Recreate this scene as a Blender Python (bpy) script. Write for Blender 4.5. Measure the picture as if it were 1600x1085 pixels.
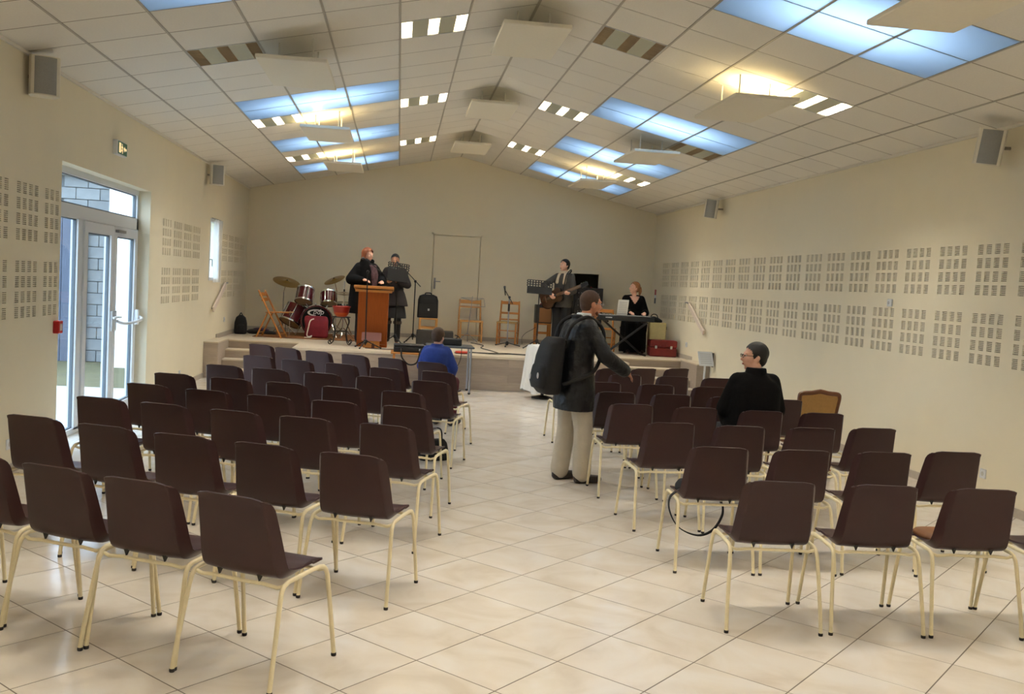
import bpy, math, random
import numpy as np
from mathutils import Vector, Matrix, Euler
random.seed(11)
for o in list(bpy.data.objects):
    bpy.data.objects.remove(o, do_unlink=True)
SC = bpy.context.scene
COL = SC.collection
PI = math.pi

# ------------------------------------------------------------------ camera
CAM_H = 1.6837
YAW, PITCH, ROLL = -0.1210358, -0.0641711, -0.0552633
FPX = 1495.116
def _cam_rot():
    return Matrix.Rotation(YAW, 3, 'Z') @ Matrix.Rotation(PITCH, 3, 'X') @ Matrix.Rotation(ROLL, 3, 'Y')
CR = _cam_rot()
cam_data = bpy.data.cameras.new('camera')
cam = bpy.data.objects.new('camera', cam_data)
COL.objects.link(cam)
cam_data.sensor_width = 36.0
cam_data.lens = FPX / 1600 * 36.0
cam_data.clip_start = 0.05
cam_data.clip_end = 200
r, f, u = CR.col[0], CR.col[1], CR.col[2]
cam.matrix_world = Matrix(((r[0], u[0], -f[0], 0), (r[1], u[1], -f[1], 0), (r[2], u[2], -f[2], CAM_H), (0, 0, 0, 1)))
SC.camera = cam
def pix(P):
    """pixel of a world point in the 1600x1085 frame (used only to see which pieces show largest)"""
    d = CR.transposed() @ (Vector(P) - Vector((0, 0, CAM_H)))
    if d[1] < 0.1: return None
    return 800 + FPX * d[0] / d[1], 542 - FPX * d[2] / d[1]

# ------------------------------------------------------------------ world, exposure
W = bpy.data.worlds.new('overcast_sky')
SC.world = W
W.use_nodes = True
bgn = W.node_tree.nodes['Background']
bgn.inputs[0].default_value = (0.66, 0.82, 1.0, 1)
bgn.inputs[1].default_value = 2.0
SC.view_settings.view_transform = 'Standard'
SC.view_settings.look = 'None'
SC.view_settings.gamma = 1
SC.view_settings.use_curve_mapping = False
SC.view_settings.exposure = 1.9
TUBE_LIT = 66.0      # fluorescent tubes
UPLIGHT = 80.0       # lamps on top of the hung panels
SKYGLASS = 1.5       # roof glazing above the skylight panels
SC.cycles.max_bounces = 8
SC.cycles.diffuse_bounces = 5
SC.cycles.transparent_max_bounces = 12
SC.cycles.sample_clamp_indirect = 6
SC.cycles.caustics_reflective = False
SC.cycles.caustics_refractive = False

# ------------------------------------------------------------------ room numbers (metres)
XL, XR, XA = -2.95, 5.15, 1.105      # side walls, ridge
YB, YF = 19.15, -3.6                 # stage end wall, wall behind the viewer
ZE, ZA = 3.285, 4.172                # eave, ridge
SL = (ZA - ZE) / (XA - XL)
AL = math.atan(SL)
H = 0.54                             # stage top
def zc(x): return ZE + SL * ((x - XL) if x < XA else (XR - x))

# ------------------------------------------------------------------ materials
MATS = {}
def srgb(r, g, b):
    return tuple(((c / 255) / 12.92 if c / 255 <= 0.04045 else ((c / 255 + 0.055) / 1.055) ** 2.4) for c in (r, g, b))
def mat(name, rgb, rough=0.6, metal=0.0, spec=0.5, noise=0.0, nscale=12.0, bump=0.0, bscale=80.0, bdist=0.004, emit=0.0, ecol=None, coat=0.0, obj_var=0.0, stretch=None, wave=None):
    if name in MATS: return MATS[name]
    m = bpy.data.materials.new(name); m.use_nodes = True
    nt = m.node_tree; b = nt.nodes['Principled BSDF']
    col = (*srgb(*rgb), 1)
    b.inputs['Base Color'].default_value = col
    b.inputs['Roughness'].default_value = rough
    b.inputs['Metallic'].default_value = metal
    b.inputs['Specular IOR Level'].default_value = spec
    b.inputs['Coat Weight'].default_value = coat
    b.inputs['Coat Roughness'].default_value = 0.08
    if emit:
        b.inputs['Emission Color'].default_value = (*(ecol or (1, 1, 1)), 1)
        b.inputs['Emission Strength'].default_value = emit
    N = nt.nodes.new
    if noise or bump or obj_var:
        tc = N('ShaderNodeTexCoord'); mp = N('ShaderNodeMapping')
        nt.links.new(tc.outputs['Object'], mp.inputs[0])
        if stretch: mp.inputs['Scale'].default_value = stretch
        if noise or obj_var:
            n = N('ShaderNodeTexNoise'); n.inputs['Scale'].default_value = nscale; n.inputs['Detail'].default_value = 5
            nt.links.new(mp.outputs[0], n.inputs['Vector'])
            mr = N('ShaderNodeMapRange')
            mr.inputs['From Min'].default_value = 0.25; mr.inputs['From Max'].default_value = 0.75
            mr.inputs['To Min'].default_value = 1 - noise; mr.inputs['To Max'].default_value = 1 + noise
            nt.links.new(n.outputs['Fac'], mr.inputs['Value'])
            mul = N('ShaderNodeVectorMath'); mul.operation = 'SCALE'
            mul.inputs[0].default_value = col[:3]
            nt.links.new(mr.outputs[0], mul.inputs['Scale'])
            last = mul.outputs[0]
            if obj_var:
                oi = N('ShaderNodeObjectInfo'); mr2 = N('ShaderNodeMapRange')
                mr2.inputs['To Min'].default_value = 1 - obj_var; mr2.inputs['To Max'].default_value = 1 + obj_var
                nt.links.new(oi.outputs['Random'], mr2.inputs['Value'])
                m2 = N('ShaderNodeVectorMath'); m2.operation = 'SCALE'
                nt.links.new(last, m2.inputs[0]); nt.links.new(mr2.outputs[0], m2.inputs['Scale'])
                last = m2.outputs[0]
            nt.links.new(last, b.inputs['Base Color'])
        if bump:
            n2 = N('ShaderNodeTexNoise'); n2.inputs['Scale'].default_value = bscale; n2.inputs['Detail'].default_value = 3
            nt.links.new(mp.outputs[0], n2.inputs['Vector'])
            bp = N('ShaderNodeBump'); bp.inputs['Strength'].default_value = bump; bp.inputs['Distance'].default_value = bdist
            nt.links.new(n2.outputs['Fac'], bp.inputs['Height']); nt.links.new(bp.outputs[0], b.inputs['Normal'])
    MATS[name] = m
    return m
def glass_mat(name, tint=(1, 1, 1), amount=0.1):
    if name in MATS: return MATS[name]
    m = bpy.data.materials.new(name); m.use_nodes = True
    nt = m.node_tree; nt.nodes.clear(); N = nt.nodes.new
    o = N('ShaderNodeOutputMaterial'); mx = N('ShaderNodeMixShader'); t = N('ShaderNodeBsdfTransparent'); g = N('ShaderNodeBsdfGlossy')
    t.inputs[0].default_value = (*tint, 1); g.inputs['Roughness'].default_value = 0.02
    mx.inputs[0].default_value = amount
    nt.links.new(t.outputs[0], mx.inputs[1]); nt.links.new(g.outputs[0], mx.inputs[2]); nt.links.new(mx.outputs[0], o.inputs[0])
    MATS[name] = m
    return m
def diffuser_mat(name):
    if name in MATS: return MATS[name]
    m = bpy.data.materials.new(name); m.use_nodes = True
    nt = m.node_tree; nt.nodes.clear(); N = nt.nodes.new
    o = N('ShaderNodeOutputMaterial'); mx = N('ShaderNodeMixShader'); t = N('ShaderNodeBsdfTranslucent'); g = N('ShaderNodeBsdfPrincipled')
    t.inputs[0].default_value = (0.70, 0.82, 0.95, 1)
    g.inputs['Base Color'].default_value = (0.75, 0.85, 0.95, 1); g.inputs['Roughness'].default_value = 0.35
    mx.inputs[0].default_value = 0.12
    nt.links.new(t.outputs[0], mx.inputs[1]); nt.links.new(g.outputs[0], mx.inputs[2]); nt.links.new(mx.outputs[0], o.inputs[0])
    MATS[name] = m
    return m

M_WALL = mat('wall_paint', (227, 218, 194), 0.85, spec=0.2, noise=0.015, nscale=3, bump=0.05, bscale=180)
M_SLOT = mat('slot_fleece', (146, 137, 120), 0.95, spec=0.1)
M_WHITE = mat('white_pvc', (214, 217, 220), 0.35)
M_SKIRT = mat('skirting_tile', (176, 166, 152), 0.5, noise=0.06, nscale=20)
M_TILEC = mat('ceiling_tile', (228, 224, 215), 0.92, spec=0.15, noise=0.03, nscale=60, bump=0.25, bscale=260, obj_var=0.015)
M_TBAR = mat('ceiling_tbar', (176, 170, 158), 0.55)
M_TBARC = mat('ceiling_crossbar', (140, 131, 116), 0.6)
M_VOID = mat('ceiling_void', (160, 152, 138), 0.9)
M_PANEL = mat('acoustic_panel_white', (228, 222, 206), 0.9, spec=0.15, noise=0.02, nscale=30)
M_ROD = mat('rod_white', (222, 220, 210), 0.4)
M_CHAIR = mat('brown_plastic', (58, 36, 36), 0.35, spec=0.32, noise=0.05, nscale=9, bump=0.06, bscale=420, obj_var=0.06)
M_CREAM = mat('cream_paint', (229, 216, 180), 0.38, noise=0.05, nscale=40)
M_RUBBER = mat('black_rubber', (38, 34, 32), 0.7)
M_BLACK = mat('black_metal', (20, 19, 19), 0.5, spec=0.4)
M_BLACKP = mat('black_plastic', (24, 24, 25), 0.55)
M_CHROME = mat('chrome', (205, 205, 205), 0.16, metal=1.0)
M_STEEL = mat('grey_steel', (150, 150, 152), 0.35, metal=0.7)
M_PINE = mat('pine_wood', (205, 150, 84), 0.5, noise=0.12, nscale=6, stretch=(2, 2, 18))
M_HONEY = mat('honey_wood', (184, 118, 48), 0.45, noise=0.12, nscale=6, stretch=(3, 3, 14))
M_LECT = mat('lectern_wood', (150, 76, 24), 0.5, spec=0.2, noise=0.10, nscale=5, stretch=(14, 14, 1.2))
M_BRASS = mat('cymbal_bronze', (150, 122, 66), 0.32, metal=0.85, noise=0.06, nscale=30)
M_DRUM = mat('drum_red', (84, 16, 22), 0.25, spec=0.45, coat=0.15, noise=0.08, nscale=8)
M_HEAD = mat('drum_head', (168, 148, 116), 0.5, noise=0.06, nscale=14)

# ------------------------------------------------------------------ mesh helper
class G:
    def __init__(s): s.v = []; s.f = []; s.m = []
    def add(s, V, F, mi=0):
        n = len(s.v); s.v += [tuple(p) for p in V]; s.f += [tuple(i + n for i in q) for q in F]; s.m += [mi] * len(F); return s
    def bx(s, x0, x1, y0, y1, z0, z1, mi=0, M=None):
        V = [Vector((x, y, z)) for z in (z0, z1) for y in (y0, y1) for x in (x0, x1)]
        if M: V = [M @ p for p in V]
        return s.add(V, [(0, 2, 3, 1), (4, 5, 7, 6), (0, 1, 5, 4), (2, 6, 7, 3), (0, 4, 6, 2), (1, 3, 7, 5)], mi)
    def rbx(s, x0, x1, y0, y1, z0, z1, b=0.01, mi=0, M=None):
        """box with its edges chamfered by b"""
        V = []; idx = {}
        def vid(p):
            k = tuple(round(c, 6) for c in p)
            if k not in idx: idx[k] = len(V); V.append(Vector(k))
            return idx[k]
        lo, hi = (x0, y0, z0), (x1, y1, z1)
        F = []
        def pt(sx, sy, sz, ax):
            sg = (sx, sy, sz)
            return vid([(hi[i] if sg[i] > 0 else lo[i]) - (0 if i == ax else b * sg[i]) for i in range(3)])
        S = (-1, 1)
        for ax in range(3):
            o = [i for i in range(3) if i != ax]
            for sg in S:
                q = []
                for a, c in ((-1, -1), (1, -1), (1, 1), (-1, 1)):
                    t = [0, 0, 0]; t[ax] = sg; t[o[0]] = a; t[o[1]] = c
                    q.append(pt(*t, ax))
                F.append(q)
        for ax in range(3):
            o = [i for i in range(3) if i != ax]
            for a in S:
                for c in S:
                    q = []
                    for e, wh in ((-1, o[0]), (1, o[0]), (1, o[1]), (-1, o[1])):
                        t = [0, 0, 0]; t[ax] = e; t[o[0]] = a; t[o[1]] = c
                        q.append(pt(*t, wh))
                    F.append(q)
        for a in S:
            for c in S:
                for e in S: F.append([pt(a, c, e, 0), pt(a, c, e, 1), pt(a, c, e, 2)])
        cx = Vector([(x0 + x1) / 2, (y0 + y1) / 2, (z0 + z1) / 2])
        FF = []
        for q in F:
            P = [V[i] for i in q]
            n = (P[1] - P[0]).cross(P[2] - P[0]); c = sum(P, Vector()) / len(P) - cx
            FF.append(q if n.dot(c) > 0 else q[::-1])
        if M: V = [M @ p for p in V]
        return s.add(V, FF, mi)
    def tube(s, pts, r, n=8, closed=False, mi=0):
        P = [Vector(p) for p in pts]; k = len(P)
        R = [r] * k if not hasattr(r, '__len__') else list(r)
        V = []; prev = None
        for i in range(k):
            if closed: t = P[(i + 1) % k] - P[i - 1]
            else: t = P[min(i + 1, k - 1)] - P[max(i - 1, 0)]
            t = t.normalized() if t.length > 1e-9 else Vector((0, 0, 1))
            if prev is None:
                a = Vector((0, 0, 1)) if abs(t.z) < 0.9 else Vector((1, 0, 0))
                nrm = t.cross(a).normalized()
            else:
                nrm = prev - t * prev.dot(t)
                nrm = nrm.normalized() if nrm.length > 1e-6 else t.orthogonal().normalized()
            prev = nrm; bn = t.cross(nrm)
            for j in range(n):
                a = 2 * PI * j / n
                V.append(P[i] + (nrm * math.cos(a) + bn * math.sin(a)) * R[i])
        F = []
        for i in range(k if closed else k - 1):
            for j in range(n):
                a, b = i * n + j, i * n + (j + 1) % n
                c, d = ((i + 1) % k) * n + (j + 1) % n, ((i + 1) % k) * n + j
                F.append((a, b, c, d))
        if not closed:
            F.append(tuple(range(n))[::-1]); F.append(tuple(range((k - 1) * n, k * n)))
        return s.add(V, F, mi)
    def lathe(s, prof, n=24, M=None, mi=0, ends=True):
        V = []; F = []; k = len(prof)
        for r_, z in prof:
            for j in range(n):
                a = 2 * PI * j / n; V.append(Vector((r_ * math.cos(a), r_ * math.sin(a), z)))
        for i in range(k - 1):
            for j in range(n):
                F.append((i * n + j, i * n + (j + 1) % n, (i + 1) * n + (j + 1) % n, (i + 1) * n + j))
        if ends: F.append(tuple(range(n))[::-1]); F.append(tuple(range((k - 1) * n, k * n)))
        if M: V = [M @ p for p in V]
        return s.add(V, F, mi)
    def ell(s, c, rad, M=None, n=14, k=9, mi=0):
        V = [Vector((0, 0, -1))]; F = []
        for i in range(1, k):
            t = -PI / 2 + PI * i / k
            for j in range(n):
                a = 2 * PI * j / n; V.append(Vector((math.cos(t) * math.cos(a), math.cos(t) * math.sin(a), math.sin(t))))
        V.append(Vector((0, 0, 1)))
        for j in range(n): F.append((0, 1 + (j + 1) % n, 1 + j))
        for i in range(k - 2):
            for j in range(n):
                F.append((1 + i * n + j, 1 + i * n + (j + 1) % n, 1 + (i + 1) * n + (j + 1) % n, 1 + (i + 1) * n + j))
        b = 1 + (k - 2) * n
        for j in range(n): F.append((b + j, b + (j + 1) % n, len(V) - 1))
        rad = rad if hasattr(rad, '__len__') else (rad,) * 3
        V = [Vector((p.x * rad[0], p.y * rad[1], p.z * rad[2])) for p in V]
        V = [(M @ p if M else p) + Vector(c) for p in V]
        return s.add(V, F, mi)
    def cap(s, a, b, ra, rb, n=12, mi=0):
        a, b = Vector(a), Vector(b); d = b - a; L = d.length
        if L < 1e-6: return s.ell(a, ra)
        t = d / L; P = []; R = []
        for i in range(4):
            q = PI / 2 * (1 - i / 3.0); P.append(a - t * ra * math.sin(q)); R.append(max(ra * math.cos(q), ra * 0.05))
        for i in range(4):
            q = PI / 2 * (i / 3.0); P.append(b + t * rb * math.sin(q)); R.append(max(rb * math.cos(q), rb * 0.05))
        return s.tube(P, R, n, mi=mi)
    def loft(s, rings, n=20, mi=0, pw=2.0):
        """rings: (cx, cy, z, rx, ry); pw > 2 squares the section"""
        V = []; F = []; k = len(rings)
        for cx, cy, z, rx, ry in rings:
            for j in range(n):
                a = 2 * PI * j / n; c, si = math.cos(a), math.sin(a)
                V.append((cx + rx * math.copysign(abs(c) ** (2 / pw), c), cy + ry * math.copysign(abs(si) ** (2 / pw), si), z))
        for i in range(k - 1):
            for j in range(n):
                F.append((i * n + j, i * n + (j + 1) % n, (i + 1) * n + (j + 1) % n, (i + 1) * n + j))
        F.append(tuple(range(n))[::-1]); F.append(tuple(range((k - 1) * n, k * n)))
        return s.add(V, F, mi)
    def prism(s, poly, d0, d1, M=None, mi=0):
        """poly in local xy, extruded along local z from d0 to d1"""
        n = len(poly); V = [Vector((x, y, d0)) for x, y in poly] + [Vector((x, y, d1)) for x, y in poly]
        ar = sum(poly[i][0] * poly[(i + 1) % n][1] - poly[(i + 1) % n][0] * poly[i][1] for i in range(n))
        F = [tuple(range(n))[::-1], tuple(range(n, 2 * n))] + [(i, (i + 1) % n, n + (i + 1) % n, n + i) for i in range(n)]
        if ar < 0: F = [q[::-1] for q in F]
        if M: V = [M @ p for p in V]
        return s.add(V, F, mi)
    def mesh(s, name, mats, smooth=None):
        me = bpy.data.meshes.new(name); me.from_pydata(s.v, [], s.f)
        for m in (mats if isinstance(mats, (list, tuple)) else [mats]): me.materials.append(m)
        if any(s.m): me.polygons.foreach_set('material_index', s.m)
        if smooth is not None:
            me.polygons.foreach_set('use_smooth', [True] * len(me.polygons)); me.set_sharp_from_angle(angle=math.radians(smooth))
        me.update(); return me
    def build(s, name, mats, parent=None, smooth=40):
        return link(name, s.mesh(name, mats, smooth), parent)
def link(name, data, parent=None, loc=None, rot=None):
    o = bpy.data.objects.new(name, data); COL.objects.link(o)
    if parent: o.parent = parent
    if loc: o.location = loc
    if rot: o.rotation_euler = rot
    return o
def tag(o, label, cat=None, group=None, kind=None):
    o['label'] = label
    if cat: o['category'] = cat
    if group: o['group'] = group
    if kind: o['kind'] = kind
    return o
def thing(name, label, cat, loc=(0, 0, 0), rz=0.0, group=None):
    o = link(name, None, None, loc, (0, 0, rz)); o.empty_display_size = 0.1
    return tag(o, label, cat, group)
def struct(o, label=None):
    o['kind'] = 'structure'
    if label: o['label'] = label
    return o
def copy_tree(o, parent=None):
    c = o.copy(); COL.objects.link(c); c.parent = parent
    for ch in o.children: copy_tree(ch, c)
    return c
def rod(name, a, b, r_, m, parent, n=8):
    return G().tube([a, b], r_, n).build(name, m, parent)
def curve_pts(P, n=8, closed=False):
    """Catmull-Rom through P"""
    P = [Vector(p) for p in P]; out = []; k = len(P)
    rng = range(k) if closed else range(k - 1)
    for i in rng:
        p1, p2 = P[i], P[(i + 1) % k]
        p0 = P[i - 1] if (closed or i > 0) else p1
        p3 = P[(i + 2) % k] if (closed or i + 2 < k) else p2
        for j in range(n):
            t = j / n
            out.append(0.5 * ((2 * p1) + (p2 - p0) * t + (2 * p0 - 5 * p1 + 4 * p2 - p3) * t * t + (3 * p1 - p0 - 3 * p2 + p3) * t ** 3))
    if not closed: out.append(P[-1])
    return out
def rot(ax, deg): return Matrix.Rotation(math.radians(deg), 4, ax)
def TR(x, y, z): return Matrix.Translation((x, y, z))
# ================================================================== ROOM SHELL
def grid_wall(name, us, zs, kind, P, mats, reveal=0.2):
    us = sorted(set(round(a, 4) for a in us)); zs = sorted(set(round(a, 4) for a in zs))
    g = G(); idx = {}
    def vid(u_, z_, d):
        k = (u_, z_, d)
        if k not in idx: idx[k] = len(g.v); g.v.append(tuple(P(u_, z_, d)))
        return idx[k]
    K = {}
    D = {'s': 0.0, 'p': 0.014, 'j': 0.05, 'h': reveal}
    for i in range(len(us) - 1):
        for j in range(len(zs) - 1):
            K[i, j] = kind((us[i] + us[i + 1]) / 2, (zs[j] + zs[j + 1]) / 2)
    for (i, j), k in K.items():
        a, b, c, e = us[i], us[i + 1], zs[j], zs[j + 1]
        if k != 'h':
            d = D[k]; g.f.append((vid(a, c, d), vid(b, c, d), vid(b, e, d), vid(a, e, d))); g.m.append(1 if k == 'p' else 0)
        for di, dj, q in ((1, 0, (b, c, b, e)), (0, 1, (a, e, b, e))):
            k2 = K.get((i + di, j + dj))
            if k2 and k2 != k:
                d0, d1 = D[k], D[k2]
                g.f.append((vid(q[0], q[1], d0), vid(q[2], q[3], d0), vid(q[2], q[3], d1), vid(q[0], q[1], d1))); g.m.append(0)
    return g.build(name, mats, None, smooth=None)

SLOTZ = []
for top in (2.277, 1.663):
    for r_ in range(4):
        for q in range(6):
            z1 = top - r_ * 0.121 - q * 0.0155
            SLOTZ.append((z1 - 0.0075, z1))
def strips(starts, sign):
    out = []
    for y0, n in starts:
        for i in range(n):
            a = y0 + sign * i * 0.122; b = a + sign * 0.075
            out.append((min(a, b), max(a, b)))
    return out
def inside(v, iv): return any(a < v < b for a, b in iv)
def in_slot(yv, zv, sy): return inside(zv, SLOTZ) and inside(yv, sy)

# right wall
SR = strips([(18.433 - 0.6085 * k, 4) for k in range(27)], -1)
wr = grid_wall('wall_right', [YF, YB] + [a for s_ in SR for a in s_], [0, ZE + 0.14] + [a for s_ in SLOTZ for a in s_],
               lambda u_, z_: 'p' if in_slot(u_, z_, SR) else 's', lambda u_, z_, d: (XR + d, u_, z_), [M_WALL, M_SLOT])
struct(wr, 'long cream side wall with two bands of small slotted perforations')
# left wall, glazed door opening and a small window
DY0, DY1, DZ = 8.81, 11.82, 2.552
WY0, WY1, WZ0, WZ1 = 15.42, 16.02, 1.50, 2.47
SLW = strips([(7.833 - 0.6035 * k, 4) for k in range(11)] + [(8.43, 3)] + [(12.44 + 0.603 * k, 4) for k in range(4)] + [(16.52 + 0.6 * k, 4) for k in range(4)], 1)
def kl(u_, z_):
    if DY0 < u_ < DY1 and z_ < DZ: return 'h'
    if WY0 < u_ < WY1 and WZ0 < z_ < WZ1: return 'h'
    return 'p' if in_slot(u_, z_, SLW) else 's'
wl = grid_wall('wall_left', [YF, YB, DY0, DY1, WY0, WY1] + [a for s_ in SLW for a in s_], [0, ZE + 0.14, DZ, WZ0, WZ1] + [a for s_ in SLOTZ for a in s_],
               kl, lambda u_, z_, d: (XL - d, u_, z_), [M_WALL, M_SLOT], 0.2)
struct(wl, 'cream side wall with slotted perforations, a glazed door and a small window')
# stage end wall with an open doorway
OX0, OX1, OZ = 3.50, 4.02, 2.0
g = G()
def kb(u_, z_):
    if OX0 < u_ < OX1 and H < z_ < OZ: return 'h'
    ring = (.643 < u_ < .656 or 1.574 < u_ < 1.587) and H < z_ < 2.608 or .643 < u_ < 1.587 and 2.595 < z_ < 2.608
    return 'j' if ring else 's'          # the open joint round the flush door
wb = grid_wall('wall_back', [XL, XR, OX0, OX1, .643, .656, 1.574, 1.587], [0, ZE, OZ, H, 2.595, 2.608], kb,
               lambda u_, z_, d: (u_, YB + d, z_), [M_WALL, M_WALL], 0.16)
struct(wb, 'plain cream gable wall behind the stage')
g = G(); g.add([(XL - .2, YB, ZE), (XR + .2, YB, ZE), (XR + .2, YB, ZE + .14), (XA, YB, ZA + .14), (XL - .2, YB, ZE + .14)], [(0, 1, 2, 3, 4)])
g.build('gable', M_WALL, wb, None)
g = G(); g.bx(OX0 - 0.5, OX1 + 0.5, YB + 1.6, YB + 1.65, 0, 2.6); g.bx(OX0 - 0.5, OX0 - 0.45, YB + 0.005, YB + 1.6, 0, 2.6); g.bx(OX1 + 0.45, OX1 + 0.5, YB + 0.005, YB + 1.6, 0, 2.6)
g.bx(OX0 - 0.5, OX1 + 0.5, YB + 0.005, YB + 1.65, 2.6, 2.65); g.bx(OX0 - 0.5, OX1 + 0.5, YB + 0.005, YB + 1.65, H - 0.05, H)
g.build('corridor', mat('corridor_paint', (206, 198, 180), 0.9), wb, None)
# plain wall behind the viewer
wf = grid_wall('wall_front', [XL, XR], [0, ZE], lambda u_, z_: 's', lambda u_, z_, d: (u_, YF - d, z_), [M_WALL], 0.2)
struct(wf, 'cream wall behind the rows of chairs')
g = G(); g.add([(XL - .2, YF, ZE), (XR + .2, YF, ZE), (XR + .2, YF, ZE + .14), (XA, YF, ZA + .14), (XL - .2, YF, ZE + .14)], [(0, 1, 2, 3, 4)]); g.build('gable', M_WALL, wf, None)

# ------------------------------------------------------------------ floor: 45 cm tiles laid on the diagonal
T = 0.45
FO = Vector((0.15612, 4.16358)); c45 = math.sqrt(0.5)
FA, FB = Vector((c45, c45)) * T, Vector((c45, -c45)) * T
def tile_material(name, a, b, c, rough, sc):
    m = bpy.data.materials.new(name); m.use_nodes = True; nt = m.node_tree; N = nt.nodes.new
    bs = nt.nodes['Principled BSDF']; ge = N('ShaderNodeNewGeometry'); oi = N('ShaderNodeObjectInfo')
    ad = N('ShaderNodeVectorMath'); ad.operation = 'MULTIPLY_ADD'; ad.inputs[1].default_value = (37, 91, 53)
    nt.links.new(oi.outputs['Random'], ad.inputs[0]); nt.links.new(ge.outputs['Position'], ad.inputs[2])
    n1 = N('ShaderNodeTexNoise'); n1.inputs['Scale'].default_value = sc; n1.inputs['Detail'].default_value = 6; n1.inputs['Distortion'].default_value = 1.2
    nt.links.new(ad.outputs[0], n1.inputs['Vector'])
    cr = N('ShaderNodeValToRGB'); e = cr.color_ramp.elements
    e[0].position = 0.32; e[0].color = (*srgb(*a), 1); e[1].position = 0.68; e[1].color = (*srgb(*c), 1)
    k = cr.color_ramp.elements.new(0.5); k.color = (*srgb(*b), 1)
    nt.links.new(n1.outputs['Fac'], cr.inputs[0]); nt.links.new(cr.outputs[0], bs.inputs['Base Color'])
    n2 = N('ShaderNodeTexNoise'); n2.inputs['Scale'].default_value = 7; n2.inputs['Detail'].default_value = 4
    nt.links.new(ge.outputs['Position'], n2.inputs['Vector'])
    mr = N('ShaderNodeMapRange'); mr.inputs['To Min'].default_value = rough * 0.7; mr.inputs['To Max'].default_value = rough * 1.5
    nt.links.new(n2.outputs['Fac'], mr.inputs['Value']); nt.links.new(mr.outputs[0], bs.inputs['Roughness'])
    bs.inputs['Specular IOR Level'].default_value = 0.6
    return m
M_FLOOR = tile_material('floor_tile_cream', (219, 208, 193), (229, 220, 208), (233, 227, 219), 0.16, 2.6)
M_GROUT = mat('floor_grout', (116, 106, 94), 0.8)
floor = struct(G().bx(XL - 0.2, XR, YF, YB, -0.06, -0.0012).build('floor', M_GROUT, None, None), 'glossy cream tiles laid diagonally')
def clip(poly, ax, lim, sgn):
    out = []
    for i in range(len(poly)):
        p, q = poly[i], poly[(i + 1) % len(poly)]
        ip, iq = sgn * (p[ax] - lim) <= 0, sgn * (q[ax] - lim) <= 0
        if ip: out.append(p)
        if ip != iq:
            t = (lim - p[ax]) / (q[ax] - p[ax]); out.append((p[0] + (q[0] - p[0]) * t, p[1] + (q[1] - p[1]) * t))
    return out
hT = (T - 0.006) / 2
base = [tuple(FA / T * s_ * hT + FB / T * t_ * hT) for s_, t_ in ((-1, -1), (1, -1), (1, 1), (-1, 1))]
def tile_geo(g, poly):
    n = len(poly); cx = sum(p_[0] for p_ in poly) / n; cy = sum(p_[1] for p_ in poly) / n
    V = [(x, y, -0.003) for x, y in poly] + [(x, y, -0.0004) for x, y in poly] + [(x + (cx - x) * .003, y + (cy - y) * .003, 0) for x, y in poly]
    F = [tuple(range(2 * n, 3 * n))] + [(k * n + i, k * n + (i + 1) % n, (k + 1) * n + (i + 1) % n, (k + 1) * n + i) for k in (0, 1) for i in range(n)]
    ar = sum(poly[i][0] * poly[(i + 1) % n][1] - poly[(i + 1) % n][0] * poly[i][1] for i in range(n))
    if ar < 0: F = [q[::-1] for q in F]
    g.add(V, F)
tm = G(); tile_geo(tm, base); tile_mesh = tm.mesh('floor_tile', M_FLOOR)
whole, cut = [], []
for i in range(-40, 60):
    for j in range(-60, 40):
        c = FO + FA * (i + .5) + FB * (j + .5)
        if not (XL - .4 < c.x < XR + .4 and YF - .4 < c.y < 15.5): continue
        poly = [(c.x + a, c.y + b) for a, b in base]
        full = all(XL <= a <= XR and YF <= b <= 15.3 for a, b in poly)
        if full: whole.append(c)
        else:
            for ax, lim, sg in ((0, XL, -1), (0, XR, 1), (1, YF, -1), (1, 15.4, 1)):
                poly = clip(poly, ax, lim, sg)
                if len(poly) < 3: break
            if len(poly) >= 3: cut.append(poly)
def seen(c, mrg=60):
    q = pix(c); return q and -mrg < q[0] < 1600 + mrg and -mrg < q[1] < 1085 + mrg
vis = sorted([c for c in whole if seen((c.x, c.y, 0))], key=lambda c: c.length)[:298]
vs = set((round(c.x, 3), round(c.y, 3)) for c in vis)
for c in vis: link('tile', tile_mesh, floor, (c.x, c.y, 0))
g = G()
for c in whole:
    if (round(c.x, 3), round(c.y, 3)) not in vs: tile_geo(g, [(c.x + a, c.y + b) for a, b in base])
for poly in cut: tile_geo(g, poly)
o = g.build('far_tiles', M_FLOOR, floor, None); o['kind'] = 'stuff'
G().bx(XL - .2, XL, DY0, DY1, -.003, 0.0).build('door_sill', mat('sill_stone', (214, 206, 194), 0.3), floor, None)

# ------------------------------------------------------------------ skirting
def skirt(name, x0, x1, y0, y1, z0, z1):
    return G().bx(x0, x1, y0, y1, z0, z1)
g = G(); 
for a, b, z in ((YF, DY0, 0), (DY1, 15.3, 0), (16.2, YB, H)): g.bx(XL, XL + .012, a, b, z, z + .075)
struct(g.build('baseboard_left', M_SKIRT, None, None))
g = G()
for a, b, z in ((YF, 15.3, 0), (16.2, YB, H)): g.bx(XR - .012, XR, a, b, z, z + .075)
struct(g.build('baseboard_right', M_SKIRT, None, None))
g = G(); g.bx(XL, 0.62, YB - .012, YB, H, H + .075); g.bx(1.62, OX0 - .06, YB - .012, YB, H, H + .075); g.bx(OX1 + .06, XR, YB - .012, YB, H, H + .075)
struct(g.build('baseboard_back', M_SKIRT, None, None))

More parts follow.
